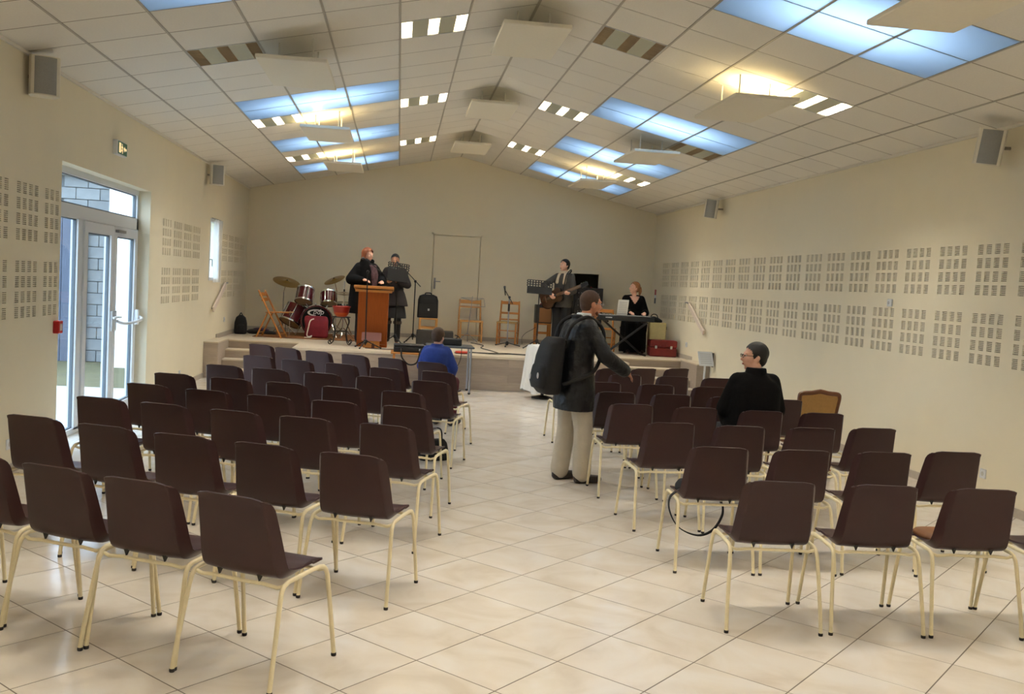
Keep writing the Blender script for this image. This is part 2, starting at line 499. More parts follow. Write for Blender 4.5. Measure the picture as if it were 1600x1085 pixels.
# ------------------------------------------------------------------ ceiling
ceiling = struct(link('ceiling', None), 'sloping white tile ceiling hung on a metal grid')
XK = [XL] + [XA + 0.6 * k for k in range(-6, 7)] + [XR]
YJ = [YF] + [0.15 + 0.6 * j for j in range(-6, 32)] + [YB]
def cpoint(x, y, off=0.0):
    s_ = 1 if x < XA else -1
    n = Vector((-math.sin(AL) * s_, 0, math.cos(AL)))
    return Vector((x, y, zc(x))) + n * off
def crot(x): return (0, -AL if x < XA else AL, 0)
SKYX = [(-5, -2), (2, 5)]                       # column index ranges (k) of the skylights
SKYY = [6.15, 10.95, 13.95, 16.95]
LITX = [-5, -2, 1, 4]                           # columns of the louvre lights
LITY = [1.35, 4.95, 8.55, 12.15, 15.75]   # the first two rows hang behind the top edge of the picture
special = set()
def key(x, y): return (round(x, 2), round(y, 2))
for k0, k1 in SKYX:
    for y in SKYY:
        for k in range(k0, k1):
            for dy in (0, .6): special.add(key(XA + .6 * k, y + dy))
for k in LITX:
    for y in LITY: special.add(key(XA + .6 * k, y))
cells = []
for i in range(len(XK) - 1):
    for j in range(len(YJ) - 1):
        if key(XK[i], YJ[j]) in special: continue
        cells.append((XK[i], XK[i + 1], YJ[j], YJ[j + 1]))
mesh_cache = {}
def ctile(w_, l_):
    k = (round(w_, 3), round(l_, 3))
    if k not in mesh_cache:
        a, b = w_ / math.cos(AL) / 2 - .008, l_ / 2 - .005
        g = G(); V = [(-a, -b, .016), (a, -b, .016), (a, b, .016), (-a, b, .016), (-a, -b, .003), (a, -b, .003), (a, b, .003), (-a, b, .003)]
        e = .004; V += [(-a + e, -b + e, 0), (a - e, -b + e, 0), (a - e, b - e, 0), (-a + e, b - e, 0)]
        F = [(0, 1, 5, 4), (1, 2, 6, 5), (2, 3, 7, 6), (3, 0, 4, 7), (4, 5, 9, 8), (5, 6, 10, 9), (6, 7, 11, 10), (7, 4, 8, 11), (8, 9, 10, 11)]
        g.add(V, F); mesh_cache[k] = g.mesh('ceiling_tile', M_TILEC)
    return mesh_cache[k]
def cseen(c):
    P = cpoint((c[0] + c[1]) / 2, (c[2] + c[3]) / 2); return seen(P, 40)
cv = sorted([c for c in cells if cseen(c)], key=lambda c: (c[2]))[:298]
cvs = set(cv)
rest = G()
for c in cells:
    x, y = (c[0] + c[1]) / 2, (c[2] + c[3]) / 2
    me = ctile(c[1] - c[0], c[3] - c[2])
    if c in cvs: link('ceiling_tile', me, ceiling, cpoint(x, y), crot(x))
    else:
        Mx = Matrix.Translation(cpoint(x, y)) @ Euler(crot(x)).to_matrix().to_4x4()
        rest.add([Mx @ v_.co for v_ in me.vertices], [tuple(p_.vertices) for p_ in me.polygons])
o = rest.build('far_ceiling_tiles', M_TILEC, ceiling, None); o['kind'] = 'stuff'
for k_, (xa, xb) in enumerate(((XL, XL + .022), (XR - .022, XR))):
    struct(G().bx(xa, xb, YF, YB, ZE - .024, ZE + .002).build('trim_%d' % (k_ + 1), mat('edge_trim_white', (222, 217, 205), .5), None, None), 'thin white angle trim where wall meets ceiling')
# T-bars along the hall (thick) and the void above
for x in XK[1:-1]:
    g = G()
    if abs(x - XA) < .01:
        g.bx(x - .012, x + .012, YF, YB, ZA - .008, ZA + .01)
    else:
        Mx = Matrix.Translation(cpoint(x, 0)) @ Euler(crot(x)).to_matrix().to_4x4()
        g.bx(-.0085, .0085, YF, YB, -.004, .02, M=Mx)
    g.build('grid_runner', M_TBAR, ceiling, None)
cross = G()
for y in YJ[1:-1]:
    for a, b in ((XL, XA), (XA, XR)):
        P, Q = cpoint(a + 1e-4 if a < XA else a, y), cpoint(b if b > XA else b - 1e-6, y)
        P = Vector((a, y, ZE if a != XA else ZA)); Q = Vector((b, y, ZA if b == XA else ZE))
        up = Vector((0, 0, 1))
        V = [P + Vector((0, dy, dz)) for dy in (-.008, .008) for dz in (.001, .02)] + [Q + Vector((0, dy, dz)) for dy in (-.008, .008) for dz in (.001, .02)]
        cross.add(V, [(0, 4, 6, 2), (0, 1, 5, 4), (2, 6, 7, 3), (1, 3, 7, 5)])
o = cross.build('grid_cross_bars', M_TBARC, ceiling, None); o['kind'] = 'stuff'
g = G()
for i in range(len(XK) - 1):
    for j in range(len(YJ) - 1):
        if key(XK[i], YJ[j]) in special: continue
        V = []
        for x, y in ((XK[i], YJ[j]), (XK[i + 1], YJ[j]), (XK[i + 1], YJ[j + 1]), (XK[i], YJ[j + 1])):
            xm = (XK[i] + XK[i + 1]) / 2; s_ = 1 if xm < XA else -1
            z = ZE + SL * ((x - XL) if s_ > 0 else (XR - x))
            V.append((x, y, z + .03))
        g.add(V, [(0, 1, 2, 3)])
g.build('ceiling_deck', M_VOID, ceiling, None)

# ------------------------------------------------------------------ skylights: translucent panels under a glazed roof well
M_DIFF = diffuser_mat('skylight_diffuser')
M_WELL = mat('skylight_well_white', (215, 218, 222), 0.8)
M_ROOF = mat('roof_glazing_daylight', (255, 255, 255), 0.5, emit=SKYGLASS, ecol=(0.80, 0.91, 1.0))
names_y = {1.35: 'behind the last row of chairs', 6.15: 'over the last rows of chairs', 10.95: 'over the middle rows of chairs', 13.95: 'just before the stage', 16.95: 'over the stage'}
for k0, k1 in SKYX:
    for y in SKYY:
        x0, x1 = XA + .6 * k0, XA + .6 * k1; xm, ym = (x0 + x1) / 2, y + .6
        side = 'glass-door' if xm < XA else 'plain-wall'
        t = thing('skylight', 'blue daylight ceiling panels %s, %s side of the ridge' % (names_y[y], side), 'skylight', cpoint(xm, ym), 0, 'skylights in the ceiling')
        t.rotation_euler = crot(xm)
        w_ = 1.8 / math.cos(AL) / 2
        for i in range(3):
            for j in range(2):
                a = -w_ + i * 2 * w_ / 3; b = -.6 + j * .6
                G().bx(a + .012, a + 2 * w_ / 3 - .012, b + .006, b + .594, 0.0, .006).build('panel', M_DIFF, t, None)
        g = G(); hW = .42; iw, il = .50, .26
        B = [(-w_, -.6, .012), (w_, -.6, .012), (w_, .6, .012), (-w_, .6, .012)]
        Tp = [(-iw, -il, hW), (iw, -il, hW), (iw, il, hW), (-iw, il, hW)]
        g.add(B + Tp, [(i, (i + 1) % 4, 4 + (i + 1) % 4, 4 + i) for i in range(4)])
        g.build('light_well', M_WELL, t, None)
        G().add(Tp, [(0, 1, 2, 3)]).build('roof_glazing', M_ROOF, t, None)

# ------------------------------------------------------------------ recessed louvre lights
M_INFILL = mat('fixture_grey_green', (176, 178, 160), 0.5)
M_LOUV = mat('louvre_lit_copy', (150, 142, 124), 0.5, metal=0.0)  # louvre colour for lit fixtures, darkened to hold down the tube glare
M_LOUVO = mat('louvre_unlit_copy', (196, 178, 150), 0.4, metal=0.35)  # same louvre for unlit fixtures, its brown reflected tone put into the colour
M_TON = mat('tube_lit', (255, 250, 235), 0.4, emit=TUBE_LIT, ecol=(1.0, 0.96, 0.87))
M_TOFF = mat('tube_unlit', (214, 208, 192), 0.35)
def light_meshes(lit):
    g = G(); L = .285; hw = .3 / math.cos(AL) - .012
    cols = [-hw + .05, 0, hw - .05]
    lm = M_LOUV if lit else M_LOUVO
    inf = G(); inf.bx(-hw + .1, -.05, -L, L, 0, .01); inf2 = G().bx(.05, hw - .1, -L, L, 0, .01)
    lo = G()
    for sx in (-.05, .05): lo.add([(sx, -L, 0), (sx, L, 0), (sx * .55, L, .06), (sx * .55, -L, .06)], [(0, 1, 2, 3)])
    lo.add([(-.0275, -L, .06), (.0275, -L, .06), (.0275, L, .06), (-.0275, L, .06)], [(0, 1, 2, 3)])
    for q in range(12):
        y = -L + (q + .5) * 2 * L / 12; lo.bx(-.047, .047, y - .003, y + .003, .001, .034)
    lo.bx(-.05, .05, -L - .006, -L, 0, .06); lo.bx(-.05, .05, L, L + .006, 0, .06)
    tu = G().tube([(0, -L + .02, .042), (0, L - .02, .042)], .016, 8)
    fr = G()
    for q in ((-hw - .01, -hw + .0, -.298, .298), (hw, hw + .01, -.298, .298), (-hw, hw, -.298, -.29), (-hw, hw, .29, .298)): fr.bx(q[0], q[1], q[2], q[3], -.003, .06)
    fr.bx(-hw, hw, -.298, .298, .062, .066)
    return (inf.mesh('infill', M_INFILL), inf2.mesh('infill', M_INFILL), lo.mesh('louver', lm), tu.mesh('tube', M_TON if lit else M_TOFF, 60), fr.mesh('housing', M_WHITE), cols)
LM = {True: light_meshes(True), False: light_meshes(False)}
UNLIT = {(-5, 8.55), (1, 8.55), (4, 12.15)}
colname = {-5: 'outer column by the glass doors', -2: 'inner column, glass-door side', 1: 'inner column, plain-wall side', 4: 'outer column by the plain wall'}
rown = {15.75: 'above the stage', 12.15: 'above the front rows', 8.55: 'above the middle rows', 4.95: 'above the back rows', 1.35: 'behind the back row', -2.25: 'at the end opposite the stage'}
for k in LITX:
    for y in LITY:
        xm = XA + .6 * k + .3; lit = (k, y) not in UNLIT
        a, b, lo, tu, fr, cols = LM[lit]
        off = '' if y > 5 else '_offscreen'
        t = thing('ceiling_light' + off, '%s three-louvre ceiling light %s, %s' % ('lit' if lit else 'unlit', rown[y], colname[k]), 'ceiling light', cpoint(xm, y + .3), 0, 'recessed louvre lights')
        t.rotation_euler = crot(xm)
        link('housing', fr, t); link('infill', a, t); link('infill', b, t)
        for c in cols:
            l_ = link('louver', lo, t, (c, 0, 0)); link('tube' + off, tu, l_)

# ------------------------------------------------------------------ hung acoustic panels with rods, some with an uplight
M_UP = mat('uplight_glow', (255, 240, 200), 0.4, emit=UPLIGHT, ecol=(1.0, 0.80, 0.42))
prow = {15.65: 'over the stage', 12.03: 'over the front rows', 8.35: 'over the middle rows', 4.75: 'over the back rows'}
def hung(xm, z, y0, lamp):
    side = 'under the ridge' if abs(xm - XA) < .2 else ('on the glass-door side' if xm < XA else 'on the plain-wall side')
    t = thing('hung_acoustic_panel', 'white rectangular panel on rods %s, %s%s' % (prow[y0], side, ', with uplight' if lamp else ''), 'acoustic panel', (xm, y0 + .6, z), 0, 'hung acoustic panels')
    G().rbx(-.3, .3, -.6, .6, 0, .035, .006).build('panel', M_PANEL, t, 30)
    for sx in (-.145, .145):
        for sy in (-.25, .25):
            rod('hanger_rod', (sx, sy, .03), (sx, sy, zc(xm + sx) - z + .005), .008, M_ROD, t)
    for sy in (-.25, .25): G().bx(-.17, .17, sy - .015, sy + .015, .035, .05).build('bracket', M_ROD, t, None)
    if lamp:
        sx = -.10 if xm < XA else .10
        l_ = thing('uplight', 'small uplight lying on the hung panel %s, %s' % (prow[y0], side), 'lamp', (xm + sx, y0 + .52, z + .035), 0, 'uplights on the hung panels')
        G().rbx(-.055, .055, -.08, .08, 0, .045, .006).build('housing', M_BLACKP, l_)
        G().bx(-.045, .045, -.07, .07, .0455, .048).build('lamp_glass', M_UP, l_, None)
for y0, lampl, lampr in ((15.65, 1, 1), (12.03, 1, 0), (8.35, 0, 1), (4.75, 0, 0)):
    hung(-.985, 3.47, y0, lampl); hung(3.19, 3.47, y0, lampr)
    if y0 > 5: hung(1.09, 3.93, y0, 0)
# ================================================================== STAGE
M_STG = mat('stage_top_laminate', (206, 192, 170), 0.4, noise=0.05, nscale=4, stretch=(1, 8, 1))
M_PLK = mat('grey_plank', (168, 154, 140), 0.45, noise=0.10, nscale=4, stretch=(1.5, 12, 12), obj_var=0.10)
M_NOSE = mat('step_nosing', (214, 202, 182), 0.4)
SX0, SX1, SY = -1.58, 3.74, 15.08
stage = struct(link('stage', None), 'low stage faced with grey planks, steps at both ends')
g = G(); g.bx(SX0, SX1, SY, YB, 0, H - .02); g.bx(XL, SX0, 16.15, YB, 0, H - .02); g.bx(SX1, XR, 16.15, YB, 0, H - .02)
g.build('stage_base', M_PLK, stage, None)
g = G(); g.bx(SX0 - .008, SX1 + .008, SY - .03, YB, H - .02, H); g.bx(XL, SX0, 16.12, YB, H - .02, H); g.bx(SX1, XR, 16.12, YB, H - .02, H)
g.build('stage_floor', M_STG, stage, None)
G().bx(SX0 - .008, SX1 + .008, SY - .034, SY - .012, H - .035, H + .002).build('stage_nosing', M_NOSE, stage, None)
pm = {}
rows = 4; rh = (H - .036) / rows
for r_ in range(rows):
    x = SX0; first = True
    while x < SX1 - .01:
        L_ = 1.22 if not first else (.35 + .29 * ((r_ * 2) % 4)); first = False
        e = min(x + L_, SX1); w_ = round(e - x, 3)
        if w_ not in pm: pm[w_] = G().rbx(.001, w_ - .001, -.012, 0, .001, rh - .001, .002).mesh('plank', M_PLK)
        link('plank', pm[w_], stage, (x, SY, r_ * rh)); x = e
for s_ in (-1, 1):
    for r_ in range(rows):
        x = SX0 if s_ < 0 else SX1
        pmk = G().rbx(0, .012, .002, 1.06, .001, rh - .001, .002).mesh('side_plank', M_PLK)
        link('side_plank', pmk, stage, (x - .012 if s_ < 0 else x, SY, r_ * rh))
for x0, x1 in ((XL + .22, SX0 - .012), (SX1 + .012, XR - .22)):
    for i in range(3):
        y0 = 15.25 + .3 * i; z = H / 4 * (i + 1)
        G().bx(x0, x1, y0, 16.15, 0 if i == 0 else z - H / 4, z - .02).build('riser', M_PLK, stage, None)
        G().bx(x0, x1, y0 - .02, y0 + .3, z - .02, z).build('tread', M_NOSE, stage, None)
for x0, x1 in ((XL, XL + .22), (XR - .22, XR)):
    G().bx(x0, x1, 15.22, 16.15, 0, H).build('cheek_wall', M_PLK, stage, None)
    G().bx(x0, x1, 15.20, 16.17, H, H + .02).build('cheek_top', M_STG, stage, None)

# ------------------------------------------------------------------ closed flush door and the doorway frame in the stage wall
d = struct(link('door_2', None), 'flush white door in the stage wall')
G().bx(.657, 1.573, YB - .002, YB + .0, H + .006, 2.594).build('door_leaf', M_WALL, d, None)
g = G()
for q in ((.60, .642, H, 2.65), (1.588, 1.63, H, 2.65), (.60, 1.63, 2.609, 2.65)): g.bx(q[0], q[1], YB - .004, YB - .0, q[2], q[3])
g.build('door_frame', M_WALL, d, None)
hd = G(); hd.bx(.69, .725, YB - .010, YB - .001, 1.53, 1.75); hd.tube([(.708, YB - .010, 1.68), (.708, YB - .05, 1.68), (.82, YB - .05, 1.68)], .009)
hd.build('door_handle', M_STEEL, d)
d = struct(link('door_3', None), 'open doorway into a dim corridor behind the stage')
g = G()
for q in ((OX0 - .06, OX0, H, OZ + .06), (OX1, OX1 + .06, H, OZ + .06), (OX0, OX1, OZ, OZ + .06)): g.bx(q[0], q[1], YB - .015, YB + .16, q[2], q[3])
g.build('door_frame', mat('doorframe_cream', (222, 214, 194), .5), d, None)

# ================================================================== GLAZED DOOR, SMALL WINDOW, OUTSIDE
XD = XL - .17
M_GLASS = glass_mat('door_glass', (0.93, 0.97, 1.0), 0.09)
M_GASK = mat('gasket_grey', (96, 104, 110), .6)
door = struct(link('door_1', None), 'white glazed double door with side light and fan light')
g = G()
def fr(g, y0, y1, z0, z1, w_=.06, x=XD, dep=.07):
    for q in ((y0, y0 + w_, z0, z1), (y1 - w_, y1, z0, z1), (y0 + w_, y1 - w_, z0, z0 + w_), (y0 + w_, y1 - w_, z1 - w_, z1)):
        g.bx(x - dep / 2, x + dep / 2, q[0], q[1], q[2], q[3])
fr(g, DY0, DY1, 0, DZ, .06); g.bx(XD - .035, XD + .035, DY0, DY1, 2.09, 2.22); g.bx(XD - .035, XD + .035, 9.70, 9.84, .04, 2.1)
g.build('door_frame', M_WHITE, door, None)
def pane(y0, y1, z0, z1, par, x=XD):
    p_ = G().bx(x - .004, x + .004, y0, y1, z0, z1).build('pane', M_GLASS, par, None)
    gk = G(); fr(gk, y0 - .004, y1 + .004, z0 - .004, z1 + .004, .014, x, .03); gk.build('gasket', M_GASK, p_, None)
pane(DY0 + .06, DY1 - .06, 2.225, DZ - .06, door)
pane(DY0 + .06, 9.70, .06, 2.09, door)
for k, (a, b) in enumerate(((9.845, 10.825), (10.835, 11.755))):
    lf = link('leaf', None, door)
    g = G(); fr(g, a, b, .02, 2.085, .105, XD + .015, .075)
    g.build('leaf_frame', M_WHITE, lf, None)
    pane(a + .108, b - .108, .13, 1.975, lf, XD + .015)
    hb = G(); hy = b - .06 if k == 0 else a + .05
    hb.rbx(XD + .05, XD + .075, hy - .022, hy + .022, .95, 1.17, .006); hb.tube([(XD + .07, hy, 1.1), (XD + .115, hy, 1.1), (XD + .115, hy - (.11 if k == 0 else -.04), 1.1)], .011)
    hb.build('lever_handle', M_WHITE, lf)
    if k == 1:
        pb = G(); pb.rbx(XD + .05, XD + .1, b - .085, b - .02, .98, 1.16, .008)
        pb.tube(curve_pts([(XD + .075, a + .05, 1.06), (XD + .14, a + .12, 1.03), (XD + .15, (a + b) / 2, 1.03), (XD + .15, b - .1, 1.05), (XD + .1, b - .04, 1.08)], 5), .016)
        pb.build('panic_bar', M_WHITE, lf)
        G().bx(XD + .05, XD + .09, a + .02, a + .3, 2.02, 2.05).build('door_closer', M_STEEL, lf, None)
# small side window with a net curtain
wn = struct(link('window_1', None), 'small tall window with a white net curtain')
g = G(); fr(g, WY0, WY1, WZ0, WZ1, .05, XL - .02, .05); g.build('window_frame', M_WHITE, wn, None)
G().bx(XL - .024, XL - .016, WY0 + .05, WY1 - .05, WZ0 + .05, WZ1 - .05).build('pane', M_GLASS, wn, None)
g = G(); cols_ = 26
V = []; F = []
for i in range(cols_ + 1):
    y = WY0 + .16 + (WY1 - WY0 + .25 - .16) * i / cols_
    for z in (WZ0 - .03, (WZ0 + WZ1) / 2, WZ1 - .0):
        V.append((XL + .035 + .012 * math.sin(i * 1.9) + .006 * math.sin(z * 9 + i), y, z))
for i in range(cols_):
    for j in range(2): F.append((i * 3 + j, i * 3 + 3 + j, i * 3 + 4 + j, i * 3 + 1 + j))
g.add(V, F)
def net_mat():
    m = bpy.data.materials.new('net_curtain'); m.use_nodes = True; nt = m.node_tree; nt.nodes.clear(); N = nt.nodes.new
    o = N('ShaderNodeOutputMaterial'); a = N('ShaderNodeMixShader'); b = N('ShaderNodeMixShader'); t = N('ShaderNodeBsdfTranslucent'); df = N('ShaderNodeBsdfDiffuse'); tr = N('ShaderNodeBsdfTransparent')
    t.inputs[0].default_value = (.85, .86, .85, 1); df.inputs[0].default_value = (.82, .82, .79, 1)
    a.inputs[0].default_value = .5; b.inputs[0].default_value = .25
    nt.links.new(t.outputs[0], a.inputs[1]); nt.links.new(df.outputs[0], a.inputs[2]); nt.links.new(a.outputs[0], b.inputs[1]); nt.links.new(tr.outputs[0], b.inputs[2]); nt.links.new(b.outputs[0], o.inputs[0])
    return m
g.build('curtain', net_mat(), wn, 60)
G().tube([(XL + .035, WY0 - .02, WZ1), (XL + .035, WY1 + .12, WZ1)], .006).build('curtain_rod', M_STEEL, wn)
h_ = G(); h_.tube([(XL - .0, WY0 + .03, 1.83), (XL + .03, WY0 + .03, 1.83), (XL + .03, WY0 + .1, 1.83), (XL + .03, WY0 + .1, 1.72)], .008); h_.build('window_handle', M_STEEL, wn)

# ------------------------------------------------------------------ outside the glazed door
M_BLOCK = mat('concrete_block', (118, 120, 120), .9, noise=.12, nscale=9, bump=.3, bscale=60, obj_var=.10)
gr = G().bx(-30, XL - .2, -12, 40, -.2, -.05).build('ground_outside', mat('yard_moss', (84, 80, 52), .95, noise=.25, nscale=2.2), None, None); struct(gr, 'mossy yard outside the glazed door')
pv = G().bx(-5.6, XL - .2, 6, 13.6, -.05, -.02).build('terrace_outside', mat('yard_concrete', (165, 165, 162), .8, noise=.08, nscale=3), None, None); struct(pv, 'pale concrete terrace outside the glazed door')
bw = struct(link('wall_outside', None), 'bare concrete block wall outside the glazed door')
YW = 17.4
G().bx(-8.6, -4.8, YW + .012, YW + .2, -.05, 3.15).build('mortar', mat('mortar', (92, 94, 94), .95), bw, None)
bmesh_ = G().rbx(.005, .395, 0, .05, .005, .195, .006).mesh('block', M_BLOCK)
for r_ in range(16):
    for c in range(3):
        x = -5.98 + .4 * c + (.2 if r_ % 2 else 0)
        if x + .4 <= -4.78: link('block', bmesh_, bw, (x, YW - .03, -.05 + r_ * .2))
pf = struct(link('fence_outside', None), 'weathered blue-grey plank screen outside the glazed door')
plm = G().rbx(0, .135, 0, .025, 0, 2.55, .004).mesh('plank', mat('weathered_plank', (80, 86, 100), .8, noise=.2, nscale=5, stretch=(20, 20, 1), obj_var=.12))
for c in range(17): link('plank', plm, pf, (-7.75 + .142 * c, YW - .10, -.05))
G().bx(-7.8, -5.2, YW - .06, YW - .035, 2.2, 2.3).build('fence_rail', plm.materials[0], pf, None)
ww = G().bx(-4.8, XL - .2, 16.6, YW + .2, -.05, 4).build('wall_annex', mat('white_render', (240, 240, 238), .9), None, None); struct(ww, 'bright white rendered wall outside the glazed door')
G().bx(-8.6, -4.8, YW - .12, YW + .2, 3.15, 3.22).build('coping', mat('coping', (150, 152, 150), .8), bw, None)
# ================================================================== SHELL CHAIRS
def shell_mesh():
    prof = [(.205, .418), (.200, .434), (.17, .441), (.10, .434), (.02, .424), (-.05, .421), (-.105, .428), (-.140, .455), (-.158, .50), (-.172, .56), (-.188, .63), (-.205, .70), (-.218, .755), (-.224, .778)]
    hwid = [.178, .196, .206, .210, .214, .217, .219, .220, .217, .212, .205, .197, .190, .186]
    flan = [.0, .002, .006, .012, .020, .030, .040, .046, .046, .044, .041, .038, .035, .033]
    pts = curve_pts([(0, a, b) for a, b in prof], 3)
    k = len(pts)
    def lerp(arr, t):
        i = min(int(t), len(arr) - 2); return arr[i] + (arr[i + 1] - arr[i]) * (t - i)
    us = [-1, -.975, -.94, -.9, -.87, -.84, -.82, -.79, -.6, -.3, 0, .3, .6, .79, .82, .84, .87, .9, .94, .975, 1]
    n = len(us); outer = []
    L = [0]
    for i in range(1, k): L.append(L[-1] + (pts[i] - pts[i - 1]).length)
    tot = L[-1]
    def at(l_):
        for i in range(1, k):
            if l_ <= L[i] or i == k - 1:
                f_ = (l_ - L[i - 1]) / (L[i] - L[i - 1]); return pts[i - 1].lerp(pts[i], f_), (i - 1 + f_) / 3.0
    def corner(x, hw, r_):
        e = min(max(0, abs(x) - (hw - r_)), r_ * .999); return r_ - math.sqrt(r_ * r_ - e * e)
    for i in range(k):
        row_o = []
        for u_ in us:
            a = abs(u_); l0 = L[i]
            hw0 = lerp(hwid, i / 3.0); x0 = a * hw0
            w1 = min(1, max(0, (l0 - (tot - .16)) / .16)); w0 = min(1, max(0, (.16 - l0) / .16))
            l1 = l0 - corner(x0, hw0, .068) * w1 + corner(x0, hw0, .06) * w0
            Pc, t = at(l1); hw = lerp(hwid, t); fl = lerp(flan, t)
            Pa, _ = at(max(0, l1 - .01)); Pb, _ = at(min(tot, l1 + .01)); tg = (Pb - Pa).normalized()
            nr = Vector((0, tg.z, -tg.y))
            if nr.z < 0 and t < 6: nr = -nr
            if nr.y < 0 and t >= 6: nr = -nr
            b = max(0, (a - .82) / .18)
            off = fl * b + .010 * a * a * (1 if 3 < t < 12 else .3)
            x = math.copysign(hw * (a - .07 * b * (fl / .046)), u_)
            P = Pc + nr * off; row_o.append(Vector((x, P.y, P.z)))
        outer.append(row_o)
    def nrm(i, j):
        a = outer[min(i + 1, k - 1)][j] - outer[max(i - 1, 0)][j]; b = outer[i][min(j + 1, n - 1)] - outer[i][max(j - 1, 0)]
        c = b.cross(a); return c.normalized() if c.length > 1e-9 else Vector((0, 0, 1))
    th = .0045
    V = [outer[i][j] + nrm(i, j) * th for i in range(k) for j in range(n)] + [outer[i][j] - nrm(i, j) * th for i in range(k) for j in range(n)]
    F = []; o = k * n
    for i in range(k - 1):
        for j in range(n - 1):
            a, b, c, d = i * n + j, i * n + j + 1, (i + 1) * n + j + 1, (i + 1) * n + j
            F.append((a, b, c, d)); F.append((o + d, o + c, o + b, o + a))
    for i in range(k - 1):
        for j, fl in ((0, 1), (n - 1, 0)):
            a, d = i * n + j, (i + 1) * n + j
            F.append((a, d, o + d, o + a) if fl else (d, a, o + a, o + d))
    for j in range(n - 1):
        F.append((j + 1, j, o + j, o + j + 1)); q = (k - 1) * n
        F.append((q + j, q + j + 1, o + q + j + 1, o + q + j))
    g = G(); g.add(V, F); return g.mesh('shell', M_CHAIR, 50)
CH_SHELL = shell_mesh()
def leg_mesh(sx, sy):
    """one leg and half of the top rail on its side"""
    if sy < 0: P = [(.243, -.238, .012), (.2405, -.222, .10), (.2335, -.19, .25), (.2275, -.166, .36), (.2255, -.155, .395), (.224, -.138, .415), (.223, -.11, .424), (.222, -.05, .426), (.222, .005, .428)]
    else: P = [(.240, .238, .012), (.237, .225, .10), (.230, .198, .28), (.2255, .182, .38), (.2235, .172, .405), (.2225, .152, .423), (.222, .12, .43), (.222, .06, .43), (.222, .0, .428)]
    return G().tube([(x * sx, y, z) for x, y, z in P], .0102, 8).mesh('leg', M_CREAM, 60)
CH_LEG = {(sx, sy): leg_mesh(sx, sy) for sx in (-1, 1) for sy in (-1, 1)}
def bar_mesh(y, zl, zc_):
    P = [(-.2265, y, zl), (-.19, y - .0, zl - .012), (-.12, y, zc_), (-.05, y, zc_ - .002), (.05, y, zc_ - .002), (.12, y, zc_), (.19, y, zl - .012), (.2265, y, zl)]
    return G().tube(P, .0085, 8).mesh('crossbar', M_CREAM, 60)
CH_BAR = [bar_mesh(-.135, .414, .408), bar_mesh(.168, .412, .404)]
CH_CAP = G().lathe([(.0105, 0), (.0118, .003), (.0118, .012), (.0104, .015)], 10).mesh('foot_cap', M_RUBBER, 50)
CH_CLIP = G().add([(-.010, -.141, .444), (.010, -.141, .444), (0, -.138, .412), (-.010, -.127, .436), (.010, -.127, .436), (0, -.130, .412)], [(0, 2, 1), (3, 4, 5), (0, 1, 4, 3), (1, 2, 5, 4), (2, 0, 3, 5)]).mesh('shell_bracket', M_RUBBER)
def make_chair(loc, rz, label, group):
    t = thing('shell_chair', label, 'chair', loc, rz, group)
    link('shell', CH_SHELL, t)
    for (sx, sy), me in CH_LEG.items():
        l_ = link('leg', me, t)
        link('foot_cap', CH_CAP, l_, ((.243 if sy < 0 else .240) * sx, -.238 if sy < 0 else .238, 0))
    link('crossbar', CH_BAR[0], t); link('crossbar', CH_BAR[1], t); link('shell_bracket', CH_CLIP, t, (-.1, 0, 0)); link('shell_bracket', CH_CLIP, t, (.1, 0, 0))
    return t
ordn = ['first', 'second', 'third', 'fourth', 'fifth', 'sixth', 'seventh', 'eighth']
LEFT = [  # rows counted from the stage: (x, y) of the middle of each backrest top, from the aisle outwards
    (-32, [(.39, 10.68), (-.06, 11.0), (-.49, 11.26), (-.93, 11.53), (-1.33, 11.84), (-1.69, 12.2)]),
    (-22, [(.42, 9.61), (-.10, 9.75), (-.57, 10.02), (-1.04, 10.22), (-1.48, 10.52)]),
    (-17, [(.32, 8.65), (-.19, 8.81), (-.68, 8.97), (-1.18, 9.16), (-1.63, 9.32)]),
    (-17, [(.06, 7.74), (-.43, 7.89), (-.90, 8.04), (-1.38, 8.21), (-1.88, 8.39)]),
    (-18, [(.08, 6.83), (-.43, 6.98), (-.92, 7.15), (-1.40, 7.34), (-1.89, 7.57)]),
    (-20, [(-.05, 5.94), (-.56, 6.13), (-1.03, 6.31), (-1.52, 6.51), (-1.98, 6.70)]),
    (-22, [(-.21, 4.91), (-.68, 5.12), (-1.14, 5.32), (-1.61, 5.54), (-2.08, 5.78)]),
    (-27, [(-.64, 3.92), (-1.07, 4.155), (-1.49, 4.385), (-1.93, 4.63)]),
]
RIGHT = [
    (24, [(2.53, 10.98), (2.99, 11.17), (3.47, 11.4)]),
    (4, [(1.98, 10.22), (2.53, 10.24), (3.07, 10.25), (3.60, 10.28)]),
    (2, [(2.07, 9.26), (2.61, 9.25), (3.16, 9.24)]),
    (2, [(2.0, 8.40), (2.52, 8.40), (3.04, 8.38), (3.57, 8.36)]),
    (1, [(1.93, 7.54), (2.46, 7.49), (3.0, 7.44), (3.53, 7.46)]),
    (1, [(1.97, 6.53), (2.47, 6.50), (3.03, 6.55), (3.56, 6.66)]),
    (0, [(1.985, 5.54), (2.515, 5.54), (3.06, 5.57), (3.60, 5.68)]),
    (-1, [(1.96, 4.545), (2.505, 4.53), (3.035, 4.51), (3.57, 4.5)]),
]
CHAIRS = {}
rng = random.Random(5)
